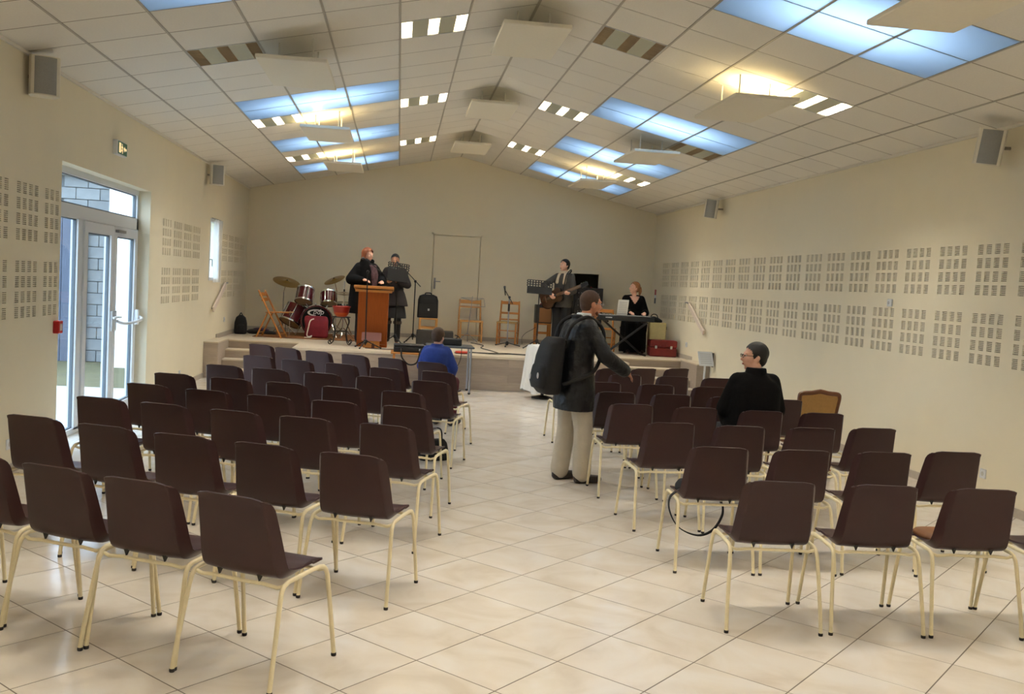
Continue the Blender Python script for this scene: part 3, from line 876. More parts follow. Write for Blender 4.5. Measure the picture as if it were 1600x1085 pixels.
for side, rows_, txt in (('L', LEFT, 'glass-door side'), ('R', RIGHT, 'plain-wall side')):
    for i, (ang, row) in enumerate(rows_):
        for j, (x, y) in enumerate(row):
            a = math.radians(ang + rng.uniform(-2.5, 2.5))
            off = Vector((0, -.222)); c, s_ = math.cos(a), math.sin(a)
            ox, oy = off.x * c - off.y * s_, off.x * s_ + off.y * c
            lab = 'brown shell chair, %s row from the stage, %s from the aisle, %s' % (ordn[i], ordn[j], txt)
            CHAIRS[side, i, j] = make_chair((x - ox, y - oy, 0), a, lab, 'brown shell chairs set out in rows')
# ================================================================== PEOPLE
DG_TMP = []
def blob(name, g, m, parent, voxel=.012, smooth_it=3, cutf=None, decim=None):
    """join overlapping shapes into ONE continuous skin (voxel remesh), smoothed"""
    me = g.mesh(name + '_src', m); ob = bpy.data.objects.new(name + '_src', me); COL.objects.link(ob)
    md = ob.modifiers.new('r', 'REMESH'); md.mode = 'VOXEL'; md.voxel_size = voxel; md.use_smooth_shade = True
    if smooth_it:
        s_ = ob.modifiers.new('s', 'SMOOTH'); s_.iterations = smooth_it; s_.factor = .5
    if decim:
        d_ = ob.modifiers.new('d', 'DECIMATE'); d_.ratio = decim
    dg = bpy.context.evaluated_depsgraph_get(); dg.update()
    out = bpy.data.meshes.new_from_object(ob.evaluated_get(dg))
    bpy.data.objects.remove(ob, do_unlink=True)
    out.name = name; out.materials.clear(); out.materials.append(m)
    if cutf:
        n = len(out.vertices); co = np.empty(n * 3); out.vertices.foreach_get('co', co); co = co.reshape(-1, 3)
        keep = [not cutf(co[list(p_.vertices)].mean(0)) for p_ in out.polygons]
        F = [tuple(p_.vertices) for p_, k in zip(out.polygons, keep) if k]
        used = sorted(set(i for q in F for i in q)); mp = {a: i for i, a in enumerate(used)}
        m2 = bpy.data.meshes.new(name); m2.from_pydata([tuple(co[i]) for i in used], [], [tuple(mp[i] for i in q) for q in F]); m2.materials.append(m); out = m2
    out.polygons.foreach_set('use_smooth', [True] * len(out.polygons)); out.update()
    return link(name, out, parent)
M_SKIN = mat('skin', (206, 150, 122), .55, noise=.05, nscale=18)
M_SKINP = mat('skin_pale', (222, 172, 148), .55, noise=.05, nscale=18)
M_EYE = mat('eye_white', (225, 220, 212), .3); M_IRIS = mat('eye_dark', (40, 28, 22), .25); M_LIP = mat('lips', (165, 92, 84), .5)

def hand_geo(g, W_, E_, side, curl=.5, palm=None, splay=1.0, sc=1.0):
    """five-fingered hand at wrist W_, forearm coming from E_; palm = direction the palm faces"""
    W_, E_ = Vector(W_), Vector(E_); f = (W_ - E_).normalized()
    p = Vector(palm) if palm else Vector((0, 0, -1)); p = (p - f * p.dot(f))
    p = p.normalized() if p.length > 1e-3 else f.orthogonal().normalized()
    s_ = f.cross(p) * side                      # thumb side
    def P(a, b, c): return W_ + (s_ * a + f * b + p * c) * sc
    g.cap(P(0, -.01, 0), P(0, .05, 0), .024 * sc, .026 * sc)
    for i, (x, ln) in enumerate(((.030, .062), (.010, .072), (-.011, .067), (-.030, .052))):
        a = P(x * .6, .02, 0); k = P(x * splay, .088, .004)
        g.cap(a, k, .0125 * sc, .0108 * sc, 8)
        c1 = curl * .9; d1 = f * math.cos(c1) + p * math.sin(c1); m1 = k + d1 * ln * .52 * sc
        c2 = c1 + curl * 1.1; d2 = f * math.cos(c2) + p * math.sin(c2); m2 = m1 + d2 * ln * .55 * sc
        g.cap(k, m1, .0098 * sc, .009 * sc, 8); g.cap(m1, m2, .0088 * sc, .0072 * sc, 8)
    t0 = P(.022, .02, .004); t1 = P(.050, .052, .014); t2 = P(.056 - .012 * curl, .085, .022 + .012 * curl)
    g.cap(t0, t1, .014 * sc, .0112 * sc, 8); g.cap(t1, t2, .0105 * sc, .0082 * sc, 8)

def head_geo(g, M, sc=1.0, fem=False):
    """head around its own origin (middle of the skull), looking along local +Y"""
    R3 = M.to_3x3().to_4x4()
    def P(x, y, z): return M @ Vector((x * sc, y * sc, z * sc))
    def e(c, r_, rx=0): g.ell(P(*c), [q * sc for q in r_], R3 @ rot('X', rx), 16, 10)
    e((0, -.010, .028), (.076, .096, .088))
    e((0, .018, -.01), (.067, .078, .085))
    e((0, .040, -.062), (.046 if fem else .052, .046, .044))
    e((0, .068, -.095), (.022, .018, .016))
    g.cap(P(0, .088, .018), P(0, .113, -.024), .009 * sc, .013 * sc, 8)
    for s_ in (-1, 1):
        e((s_ * .012, .098, -.028), (.009, .010, .008))
        e((s_ * .030, .082, .030), (.024, .012, .008))
        e((s_ * .038, .062, -.022), (.022, .022, .020))
        g.ell(P(s_ * .076, -.005, -.008), (.012 * sc, .020 * sc, .032 * sc), R3 @ rot('Z', s_ * 20), 10, 7)
    e((0, .088, -.058), (.024, .012, .012))
def face_parts(M, parent, sc=1.0, beard=None):
    R3 = M.to_3x3().to_4x4()
    def P(x, y, z): return M @ Vector((x * sc, y * sc, z * sc))
    for s_ in (-1, 1):
        g = G(); g.ell(P(s_ * .030, .084, .010), [q * sc for q in (.0135, .008, .0075)], R3, 10, 7)
        e = g.build('eye', M_EYE, parent, 60)
        G().ell(P(s_ * .030, .0905, .010), [.006 * sc] * 3, R3, 8, 6).build('iris', M_IRIS, e, 60)
    G().ell(P(0, .098, -.060), [q * sc for q in (.023, .007, .0075)], R3, 12, 7).build('lips', M_LIP, parent, 60)

def joints(h=1.72):
    k = h / 1.72
    J = dict(hip=[(-.09, 0, .92), (.09, 0, .92)], knee=[(-.10, .015, .50), (.10, .015, .50)], ankle=[(-.10, -.02, .085), (.10, -.02, .085)], toe=[(-.115, .15, .03), (.115, .15, .03)],
             sho=[(-.178, -.01, 1.425), (.178, -.01, 1.425)], elb=[(-.225, -.03, 1.14), (.225, -.03, 1.14)], wri=[(-.235, .05, .90), (.235, .05, .90)],
             neck=(0, -.012, 1.47), head=(0, .022, 1.612))
    def s_(v): return [Vector(a) * k for a in v] if isinstance(v, list) else Vector(v) * k
    return {a: s_(b) for a, b in J.items()}
TORSO = [(.90, .150, .108), (.98, .160, .112), (1.06, .138, .098), (1.14, .132, .094), (1.22, .146, .102), (1.30, .160, .110), (1.37, .164, .104), (1.42, .140, .088), (1.455, .085, .068)]
class Person:
    def __init__(s, label, loc, rz, J, head=(0, 0, 0), skin=None, k=1.0, fem=False, torso=TORSO, lean=None, hands=(None, None), voxel=.010):
        s.root = thing('person', label, 'person', loc, rz); s.J = J; s.k = k; s.fem = fem
        s.lean = lean or (lambda z: (0, 0)); s.torso = torso
        s.HM = Matrix.Translation(J['head']) @ rot('Z', head[0]) @ rot('X', head[1]) @ rot('Y', head[2])
        s.hsc = .97 * k if fem else 1.0 * k
        g = G(); s.torso_geo(g, 0)
        for i in (0, 1):
            s.limb(g, ('hip', 'knee', 'ankle'), i, (.088, .062, .046), 0); 
            a, t_ = J['ankle'][i], J['toe'][i]; g.cap(a - Vector((0, 0, .03)), t_, .04, .032)
            s.limb(g, ('sho', 'elb', 'wri'), i, (.056, .042, .029), 0)
            hd = hands[i] or {}
            hand_geo(g, J['wri'][i], J['elb'][i], -1 if i == 0 else 1, **hd)
        g.cap(J['neck'] - Vector((0, 0, .06)), J['head'] + Vector((0, -.02, -.05)), .056 * k, .05 * k)
        head_geo(g, s.HM, s.hsc, fem)
        s.body = blob('body', g, skin or M_SKIN, s.root, voxel, 2)
        face_parts(s.HM, s.body, s.hsc)
    def torso_geo(s, g, infl, z0=None, z1=None, n=22, fx=1.0):
        R_ = []
        for z, rx, ry in s.torso:
            if z0 is not None and z < z0 or z1 is not None and z > z1: continue
            dx, dy = s.lean(z); R_.append((dx, dy, z * s.k if s.k != 1 else z, (rx * s.k + infl) * fx, ry * s.k + infl))
        if len(R_) > 1: g.loft(R_, n, pw=2.4)
    def limb(s, g, names, i, radii, infl, stop=1.0):
        a, b, c = (s.J[n][i] for n in names)
        r0 = radii[0]
        if names[0] == 'sho':
            r0 = min(r0, .054); inw = -1 if i else 1
            a = a + Vector((inw * .022, 0, -.022)); n_ = s.J['neck']
            g.cap(Vector((n_.x * .5 - inw * .03, n_.y, n_.z - .035)), a, .045 * s.k + infl * .6, r0 * s.k + infl * .8)
        g.cap(a, b, r0 * s.k + infl, radii[1] * s.k + infl)
        g.cap(b, b + (c - b) * stop, radii[1] * s.k + infl, radii[2] * s.k + infl)
    def garment(s, name, m, fn, voxel=.013, it=3, cutf=None):
        g = G(); fn(g); return blob(name, g, m, s.root, voxel, it, cutf)
    def sleeves(s, g, infl=.018, stop=.93):
        for i in (0, 1):
            s.limb(g, ('sho', 'elb', 'wri'), i, (.062, .05, .042), infl, stop)
    def hair(s, m, back=0.0, length=0.0, vol=1.0, fringe=.045, side_len=.0, name='hair'):
        """cap of hair leaving the face open; length = how far it falls below the skull"""
        g = G(); R3 = s.HM.to_3x3().to_4x4(); sc = s.hsc
        def P(x, y, z): return s.HM @ Vector((x * sc, y * sc, z * sc))
        g.ell(P(0, -.014, .034), [q * sc * vol for q in (.086, .104, .098)], R3, 18, 12)
        g.ell(P(0, -.038, -.01), [q * sc * vol for q in (.076, .066, .078)], R3, 16, 10)
        if length:
            g.cap(P(0, -.055, -.02), P(0, -.065 - back, -.06 - length), .07 * sc * vol, .055 * sc * vol)
            for q in (-1, 1): g.cap(P(q * .062, -.005, .02), P(q * .066, -.008, -.05 - length * .9), .032 * sc * vol, .026 * sc * vol)
        inv = s.HM.inverted()
        def cutf(c):
            q = (inv @ Vector(c)) / sc; z = q.z; dz_ = fringe - .05
            if z > .05: lim = .036 + dz_ + (z - .05) * 1.15
            elif z > -.035: lim = .012 + dz_ + (z + .035) * .28
            else: lim = .012 + dz_ if length else -.028
            if not length and z < -.078: return True
            return q.y > lim
        return blob(name, g, m, s.root, .010, 2, cutf)
    def shoes(s, m, tall=.0):
        for i in (0, 1):
            a, t_ = s.J['ankle'][i], s.J['toe'][i]
            g = G(); low = Vector((0, 0, .048)); d = (t_ - a); d.z = 0; d.normalize()
            heel = Vector((a.x, a.y, t_.z + .012)) - d * .035
            g.cap(heel, heel + d * .1, .043, .042); g.cap(heel + d * .09, Vector((t_.x, t_.y, t_.z + .008)), .043, .036); g.cap(a, heel + Vector((0, 0, .02)), .046, .044)
            if tall: g.cap(a, a + (s.J['knee'][i] - a) * tall, .052, .064)
            blob('boot' if tall else 'shoe', g, m, s.root, .010, 2)
    def trousers(s, m, infl=.02, stop=1.0, flare=0.0, top=1.0):
        def fn(g):
            s.torso_geo(g, infl * .8, None, s.torso[0][0] + .10)
            for i in (0, 1):
                h_, k_, a_ = s.J['hip'][i], s.J['knee'][i], s.J['ankle'][i]
                g.cap(h_, k_, .092 * s.k + infl, .066 * s.k + infl); e = k_ + (a_ - k_) * stop
                g.cap(k_, e, .064 * s.k + infl, .050 * s.k + infl + flare)
        return s.garment('trousers', m, fn)
def glasses(p_, m=None, r_=.021):
    g = G(); sc = p_.hsc
    def P(x, y, z): return p_.HM @ Vector((x * sc, y * sc, z * sc))
    for s_ in (-1, 1):
        g.tube([P(s_ * .032 + r_ * math.cos(a) * 1.15, .108, .008 + r_ * .72 * math.sin(a)) for a in [2 * PI * i / 14 for i in range(14)]], .0022, 5, True)
        g.tube([P(s_ * .056, .106, .012), P(s_ * .080, .06, .012), P(s_ * .082, -.005, .008)], .0024, 5)
    g.tube([P(-.010, .110, .012), P(.010, .110, .012)], .0022, 5)
    o = g.build('glasses', m or M_BLACK, p_.root, 60); o['kind'] = 'thing' if False else 'part'; del o['kind']
    return o

# ---------------- standing man in the aisle, black leather jacket, pale trousers
M_LEATH = mat('black_leather', (15, 16, 20), .48, spec=.45, noise=.25, nscale=7, bump=.9, bscale=9, bdist=.03)
M_CHINO = mat('pale_chinos', (186, 176, 158), .85, noise=.06, nscale=14, bump=.6, bscale=10, bdist=.02)
M_SHIRT = mat('white_shirt', (226, 228, 232), .8)
M_BRN = mat('brown_short_hair', (70, 46, 32), .7, noise=.2, nscale=60, bump=.5, bscale=150)
M_SHOE = mat('dark_brown_leather', (40, 26, 22), .35)
J = joints(1.74)
J['elb'][1] = Vector((.27, .14, 1.17)); J['wri'][1] = Vector((.20, .40, 1.03))
J['elb'][0] = Vector((-.32, .02, 1.17)); J['wri'][0] = Vector((-.30, .12, .96))
J['hip'] = [Vector((-.09, .0, .93)), Vector((.09, .0, .93))]
J['knee'] = [Vector((-.10, .0, .50)), Vector((.10, .06, .50))]; J['ankle'] = [Vector((-.10, -.05, .085)), Vector((.10, .07, .085))]
J['toe'] = [Vector((-.12, .11, .03)), Vector((.12, .23, .03))]
for n_ in ('sho',): J[n_] = [v + Vector((0, .035, 0)) for v in J[n_]]
J['neck'] = J['neck'] + Vector((0, .055, -.005)); J['head'] = J['head'] + Vector((0, .095, -.015))
man = Person('person standing in black leather jacket and pale trousers, one arm held out', (1.56, 8.17, 0), math.radians(-72), J, head=(-4, -6, 0), skin=mat('skin_ruddy', (196, 136, 108), .55, noise=.06, nscale=18), hands=(dict(curl=.6, palm=(1, 0, 0)), dict(curl=.35, palm=(-.6, 0, -.8))), lean=lambda z: (0, max(0, z - 1.0) * .09))
man.root.scale = (.965,) * 3
def jacket(g):
    man.torso_geo(g, .040, .99)
    g.loft([(0, .0, .66, .218, .165), (0, 0, .74, .222, .168), (0, 0, .84, .220, .166), (0, 0, .94, .212, .160), (0, 0, 1.04, .195, .148), (0, 0, 1.14, .186, .142), (0, .02, 1.24, .192, .146), (0, .03, 1.34, .205, .146), (0, .035, 1.42, .180, .125), (0, .04, 1.475, .105, .09)], 24, pw=2.3)
    man.sleeves(g, .022, .95)
    g.tube([(.085 * math.cos(a), +.035 + .085 * math.sin(a), 1.495 + .012 * -math.sin(a)) for a in [PI * (.62 + 1.76 * i / 16) - PI / 2 + PI * .0 for i in range(17)]], .020, 8)
man.garment('leather_jacket', M_LEATH, jacket)
man.trousers(M_CHINO, .022, .98, .014)
man.shoes(M_SHOE)
man.hair(M_BRN, vol=.95, fringe=.056)
man.garment('shirt_collar', M_SHIRT, lambda g: g.loft([(0, .045, 1.47, .078, .076), (0, .058, 1.535, .068, .066)], 18), .009, 1)
glasses(man, M_STEEL)
sb = G(); hm = man.HM
for x in (-.045, -.03, -.015, 0, .015, .03, .045): sb.ell(hm @ Vector((x, .074 - abs(x) * .5, -.088 + abs(x) * .35)), .017, None, 8, 6)
blob('beard', sb, mat('stubble', (110, 70, 50), .8), man.root, .008, 1)

# backpack he wears
bp = thing('backpack', 'black backpack worn by the person in the leather jacket', 'backpack', (1.56, 8.17, 0), math.radians(-72)); bp.scale = (.965,) * 3
g = G(); g.loft([(0, -.262, .80, .12, .075), (0, -.28, .85, .155, .100), (0, -.285, .98, .168, .105), (0, -.265, 1.14, .160, .10), (0, -.24, 1.26, .140, .085), (0, -.22, 1.31, .10, .06)], 22, pw=3)
M_NYL = mat('black_nylon', (15, 15, 17), .75, noise=.2, nscale=20, bump=.3, bscale=60)
blob('bag_body', g, M_NYL, bp, .014, 3)
g = G(); g.loft([(0, -.36, .85, .11, .045), (0, -.37, .92, .13, .05), (0, -.352, 1.05, .12, .045), (0, -.335, 1.09, .09, .03)], 18, pw=3); blob('front_pocket', g, M_NYL, bp, .014, 3)
M_REFL = mat('grey_badge', (198, 198, 200), .4)
for x, z in ((.075, .97), (-.075, .95)): G().ell((x, -.414, z), (.012, .008, .028), None, 8, 6).build('zip_tab', M_REFL, bp, 60)
for s_ in (-1, 1):
    P_ = curve_pts([(s_ * .10, -.17, 1.29), (s_ * .115, -.115, 1.43), (s_ * .125, .03, 1.50), (s_ * .14, .168, 1.41), (s_ * .155, .184, 1.25), (s_ * .228, .07, 1.04), (s_ * .225, -.08, .96), (s_ * .15, -.20, .90)], 6)
    G().tube(P_, .017, 8).build('shoulder_strap', M_NYL, bp, 60)

# ---------------- seated man in a black coat
def seated(seat=.445, h=1.72, knee=.44, foot=.40, spread=.11):
    J = joints(h); k = h / 1.72; dz = seat + .085 - .92 * k
    for n in ('sho', 'elb', 'wri'): J[n] = [v + Vector((0, 0, dz)) for v in J[n]]
    J['neck'] = J['neck'] + Vector((0, 0, dz)); J['head'] = J['head'] + Vector((0, 0, dz))
    J['hip'] = [Vector((s_ * .09 * k, 0, seat + .098)) for s_ in (-1, 1)]
    J['knee'] = [Vector((s_ * spread, knee * k, seat + .075)) for s_ in (-1, 1)]
    J['ankle'] = [Vector((s_ * spread, foot * k, .09)) for s_ in (-1, 1)]
    J['toe'] = [Vector((s_ * (spread + .02), foot * k + .15, .032)) for s_ in (-1, 1)]
    J['elb'] = [J['sho'][i] + Vector((s_ * .05, .04, -.27 * k)) for i, s_ in ((0, -1), (1, 1))]
    J['wri'] = [Vector((s_ * .10, .27 * k, seat + .17)) for s_ in (-1, 1)]
    return J, dz
J, dz = seated(.445, 1.66)
TS = [(z * (1.66 / 1.72) + dz, rx, ry) for z, rx, ry in TORSO]
M_COAT = mat('black_wool', (17, 16, 17), .92, spec=.15, noise=.2, nscale=40, bump=.2, bscale=120)
M_BLKH = mat('black_hair', (24, 20, 18), .55, noise=.2, nscale=60, bump=.5, bscale=150)
cx_, cy_ = 2.99, 7.678
sm = Person('person seated in a black coat and dark glasses, head turned sideways', (cx_, cy_, 0), math.radians(2), J, head=(82, 0, 0), skin=M_SKINP, torso=TS)
def coat(g):
    b = dz
    g.loft([(0, .02, .452, .235, .17), (0, .02, .54, .24, .17), (0, .01, .64, .235, .165), (0, 0, .76, .225, .155), (0, 0, .86, .228, .150), (0, -.01, .94, .225, .138), (0, -.015, 1.0, .185, .118), (0, -.015, 1.04, .11, .10), (0, -.012, 1.075, .085, .085)], 24, pw=2.4)
    for i in (0, 1): sm.limb(g, ('sho', 'elb', 'wri'), i, (.078, .062, .048), .02, .95)
sm.garment('coat', M_COAT, coat)
sm.garment('coat_collar', M_COAT, lambda g: g.loft([(0, -.02, 1.02, .105, .10), (0, -.02, 1.075, .090, .086), (0, -.025, 1.112, .082, .078)], 20), .010, 1)
sm.trousers(mat('dark_trousers', (32, 32, 38), .85), .006, .98, 0, .6); sm.shoes(M_SHOE); sm.hair(M_BLKH, vol=1.0, fringe=.058); glasses(sm)

# ---------------- child in blue
M_BLUE = mat('blue_fleece', (38, 62, 138), .9, noise=.1, nscale=30, bump=.2, bscale=80)
J, dz = seated(.445, 1.30, .46, .44, .10)
TS = [(z * (1.30 / 1.72) + dz, rx * .86, ry * .92) for z, rx, ry in TORSO]
boy = Person('person seated in a blue fleece and maroon trousers facing the stage', (.47, 10.90, 0), math.radians(-24), J, head=(-8, -8, 0), skin=M_SKINP, k=.82, torso=[(z / .82, rx / .82, ry / .82) for z, rx, ry in TS], voxel=.009)
def fleece(g):
    boy.torso_geo(g, .035)
    for i in (0, 1): boy.limb(g, ('sho', 'elb', 'wri'), i, (.066, .056, .048), .022, .95)
    g.loft([(0, 0, .452, .18, .14), (0, 0, .56, .185, .14), (0, 0, .70, .175, .13)], 20)
    n_ = boy.J['neck']; g.loft([(0, n_.y, n_.z - .04, .085, .08), (0, n_.y, n_.z + .03, .068, .068)], 16)
boy.garment('fleece', M_BLUE, fleece)
boy.trousers(mat('maroon_trousers', (84, 26, 38), .9), .008, .98, 0, .5); boy.shoes(mat('boy_shoes', (34, 34, 40), .6)); boy.hair(mat('mid_brown_hair', (72, 52, 38), .7, noise=.2, nscale=60, bump=.5, bscale=150), vol=1.05, fringe=.05)

# ---------------- woman with red-brown bob behind the lectern
M_RED = mat('auburn_hair', (138, 74, 40), .55, noise=.25, nscale=40, bump=.4, bscale=120)
M_FUR = mat('black_plush', (16, 15, 15), .95, spec=.1, noise=.2, nscale=50, bump=.4, bscale=140)
J = joints(1.63); J['elb'][0] = Vector((-.27, .06, 1.10)); J['wri'][0] = Vector((-.14, .30, 1.085)); J['elb'][1] = Vector((.29, .0, 1.10)); J['wri'][1] = Vector((.20, .26, 1.10))
w1 = Person('person in a long black coat and scarf standing behind the lectern', (-.56, 16.72, H), math.radians(-150), J, head=(22, -2, 0), skin=M_SKINP, k=.95, fem=True, hands=(dict(curl=.3), dict(curl=.4)))
def coat1(g):
    g.loft([(0, 0, .52, .30, .23), (0, 0, .75, .295, .225), (0, 0, .98, .275, .21), (0, 0, 1.12, .262, .20), (0, 0, 1.25, .255, .19), (0, 0, 1.33, .225, .16), (0, -.01, 1.40, .13, .115)], 24, pw=2.3)
    for i in (0, 1): w1.limb(g, ('sho', 'elb', 'wri'), i, (.088, .08, .040), .018, .93)
w1.garment('coat', M_COAT, coat1)
w1.garment('fur_vest', M_FUR, lambda g: (g.loft([(.10, .06, .95, .12, .19), (.10, .06, 1.15, .125, .185), (.09, .05, 1.32, .11, .13), (.06, .02, 1.42, .07, .09)], 20), g.cap((-.07, .05, 1.42), (.09, .03, 1.43), .045, .05)), .013, 2)
w1.garment('scarf', mat('patterned_scarf', (88, 62, 66), .9, noise=.5, nscale=26), lambda g: (g.loft([(-.05, .14, .98, .075, .09), (-.055, .15, 1.2, .085, .08), (-.04, .10, 1.36, .08, .075)], 16),), .012, 2)
w1.trousers(mat('dark_trousers', (32, 32, 38), .85), .02, .98); w1.shoes(M_SHOE); w1.hair(M_RED, length=.085, vol=1.18, fringe=.062)

# ---------------- dark-haired woman in a belted coat and boots
J = joints(1.58); J['elb'][0] = Vector((-.24, .02, 1.05)); J['wri'][0] = Vector((-.10, .24, 1.10)); J['elb'][1] = Vector((.24, .02, 1.05)); J['wri'][1] = Vector((.08, .24, 1.08))
w2 = Person('person in a belted dark coat, skirt and tall boots on the stage', (-.08, 17.45, H), math.radians(172), J, head=(6, -12, 0), skin=M_SKIN, k=.92, fem=True, hands=(dict(curl=.9, palm=(0, 0, 1)), dict(curl=.9, palm=(0, 0, 1))))
M_DCOAT = mat('dark_brown_coat', (38, 30, 30), .8, noise=.15, nscale=30, bump=.2, bscale=60)
def coat2(g):
    g.loft([(0, 0, .66, .27, .20), (0, 0, .76, .245, .185), (0, 0, .88, .205, .16), (0, 0, .96, .165, .135), (0, 0, 1.05, .168, .135), (0, 0, 1.18, .185, .14), (0, 0, 1.28, .175, .125), (0, -.01, 1.345, .10, .09)], 24)
    for i in (0, 1): w2.limb(g, ('sho', 'elb', 'wri'), i, (.070, .060, .05), .02, .93)
w2.garment('belted_coat', M_DCOAT, coat2)
w2.garment('belt', M_BLACK, lambda g: g.loft([(0, 0, .935, .176, .145), (0, 0, .985, .176, .145)], 22), .010, 1)
w2.garment('skirt', mat('dark_satin_skirt', (34, 34, 36), .45, noise=.3, nscale=12), lambda g: g.loft([(0, 0, .44, .25, .19), (0, 0, .56, .23, .175), (0, 0, .70, .20, .155)], 22), .014, 1)
w2.garment('leggings', M_BLACKP, lambda g: [w2.limb(g, ('hip', 'knee', 'ankle'), i, (.09, .066, .05), .008) for i in (0, 1)])
w2.shoes(mat('boot_leather', (30, 22, 20), .5), .72)
M_TRIM = mat('fur_trim', (96, 84, 76), .95, noise=.4, nscale=60)
for i in (0, 1):
    a = w2.J['ankle'][i] + (w2.J['knee'][i] - w2.J['ankle'][i]) * .74; G().lathe([(.066, -.03), (.078, -.02), (.08, .02), (.068, .03)], 16, Matrix.Translation(a)).build('boot_trim', M_TRIM, w2.root, 60)
w2.hair(M_BLKH, vol=1.03, fringe=.05, length=.0)
w2.garment('scarf', mat('teal_scarf', (70, 82, 88), .9, noise=.3, nscale=20), lambda g: g.loft([(0, .01, 1.31, .095, .09), (0, .0, 1.37, .078, .075)], 18), .010, 1)

# ---------------- guitarist
M_GREY = mat('grey_cardigan', (62, 60, 58), .95, noise=.15, nscale=60, bump=.4, bscale=110)
M_CRM = mat('cream_scarf', (188, 174, 152), .95, noise=.08, nscale=30, bump=.3, bscale=60)
J = joints(1.68)
J['elb'][1] = Vector((.30, .255, 1.18)); J['wri'][1] = Vector((.13, .312, 1.03)); J['elb'][0] = Vector((-.27, .04, 1.13)); J['elb'][0] = Vector((-.27, .10, 1.10)); J['wri'][0] = Vector((-.25, .235, 1.06))
gp = Person('person in a grey cardigan and cream scarf playing the guitar', (3.12, 18.0, H), math.radians(142), J, head=(-22, 2, 0), skin=M_SKINP, k=.975, fem=True, hands=(dict(curl=1.1, palm=(.3, .2, 1)), dict(curl=.7, palm=(-.2, -1, 0))))
def card(g):
    g.loft([(0, 0, .78, .205, .16), (0, 0, .90, .208, .16), (0, 0, 1.05, .19, .145), (0, 0, 1.2, .19, .145), (0, 0, 1.32, .195, .14), (0, 0, 1.39, .165, .115), (0, -.01, 1.44, .09, .085)], 24, pw=2.3)
    gp.sleeves(g, .010, .93)
gp.garment('cardigan', M_GREY, card)
gp.garment('scarf', M_CRM, lambda g: (g.loft([(0, .0, 1.405, .098, .092), (0, 0, 1.475, .082, .08)], 18), g.cap((-.07, .09, 1.40), (-.075, .145, 1.24), .036, .032), g.cap((.06, .09, 1.40), (.08, .14, 1.25), .036, .032)), .010, 2)
gp.trousers(mat('black_trousers', (20, 20, 22), .85), .035, .98, .03); gp.shoes(M_SHOE); gp.hair(M_BLKH, vol=1.06, fringe=.048)

# ---------------- keyboard player
J, dz = seated(.47, 1.66, .40, .26, .11)
TS = [(z * (1.66 / 1.72) + dz, rx * .95, ry) for z, rx, ry in TORSO]
J['elb'] = [Vector((-.23, .06, .76)), Vector((.23, .06, .76))]; J['wri'] = [Vector((-.14, .38, .765)), Vector((.14, .38, .765))]
kp = Person('person in a long black dress seated at the keyboard', (4.41, 17.68, H), math.radians(178), J, head=(-74, 4, 0), skin=M_SKINP, k=.96, fem=True, torso=[(z / .96, rx / .96, ry / .96) for z, rx, ry in TS], hands=(dict(curl=.5), dict(curl=.5)))
def dress(g):
    kp.torso_geo(g, .022)
    for i in (0, 1): kp.limb(g, ('sho', 'elb', 'wri'), i, (.064, .056, .044), .016, .92)
    for i in (0, 1): kp.limb(g, ('hip', 'knee', 'ankle'), i, (.09, .07, .06), .03)
    g.loft([(0, .13, .03, .25, .30), (0, .13, .25, .25, .30), (0, .13, .46, .24, .30), (0, .11, .575, .23, .27), (0, .02, .66, .19, .15), (0, 0, .8, .17, .12)], 22)
def vneck(c): return c[1] > .06 and c[2] > .93 and abs(c[0]) < .062 * (c[2] - .93) / .1 + .012
kp.garment('black_dress', M_FUR, dress, .012, 2, vneck)
kp.shoes(M_SHOE); kp.hair(mat('red_blond_hair', (150, 98, 56), .55, noise=.25, nscale=40, bump=.4, bscale=120), vol=1.04, fringe=.045, length=.0)
g = G(); P_ = [kp.HM @ Vector(q) for q in ((0, -.10, .0), (0, -.125, -.05), (0, -.12, -.12))]; g.cap(P_[0], P_[1], .045, .035); g.cap(P_[1], P_[2], .032, .018); blob('ponytail', g, MATS['red_blond_hair'], kp.root, .010, 2)
# ================================================================== STAGE PROPS
def tripod(t, r_, h0, m=None, n=3, a0=.4, hub=.03, foot=True):
    m = m or M_BLACK
    for i in range(n):
        a = a0 + 2 * PI * i / n; c, s_ = math.cos(a), math.sin(a)
        l_ = rod('leg', (c * .015, s_ * .015, h0), (c * r_, s_ * r_, .012), .009, m, t)
        if foot: G().ell((c * r_, s_ * r_, .013), (.016, .016, .013), None, 8, 6).build('foot', M_RUBBER, l_, 60)
    G().lathe([(.012, h0 - .05), (hub, h0 - .03), (hub, h0 + .01), (.012, h0 + .03)], 12).build('hub', m, t)
def mic_geo(t, P, D):
    P, D = Vector(P), Vector(D).normalized()
    mc = G().tube([P - D * .14, P - D * .02, P], [.010, .013, .015], 10).build('microphone', M_BLACK, t)
    G().ell(P + D * .018, .022, None, 10, 8).build('grille', mat('mic_mesh', (86, 86, 88), .5, metal=.5), mc, 60)

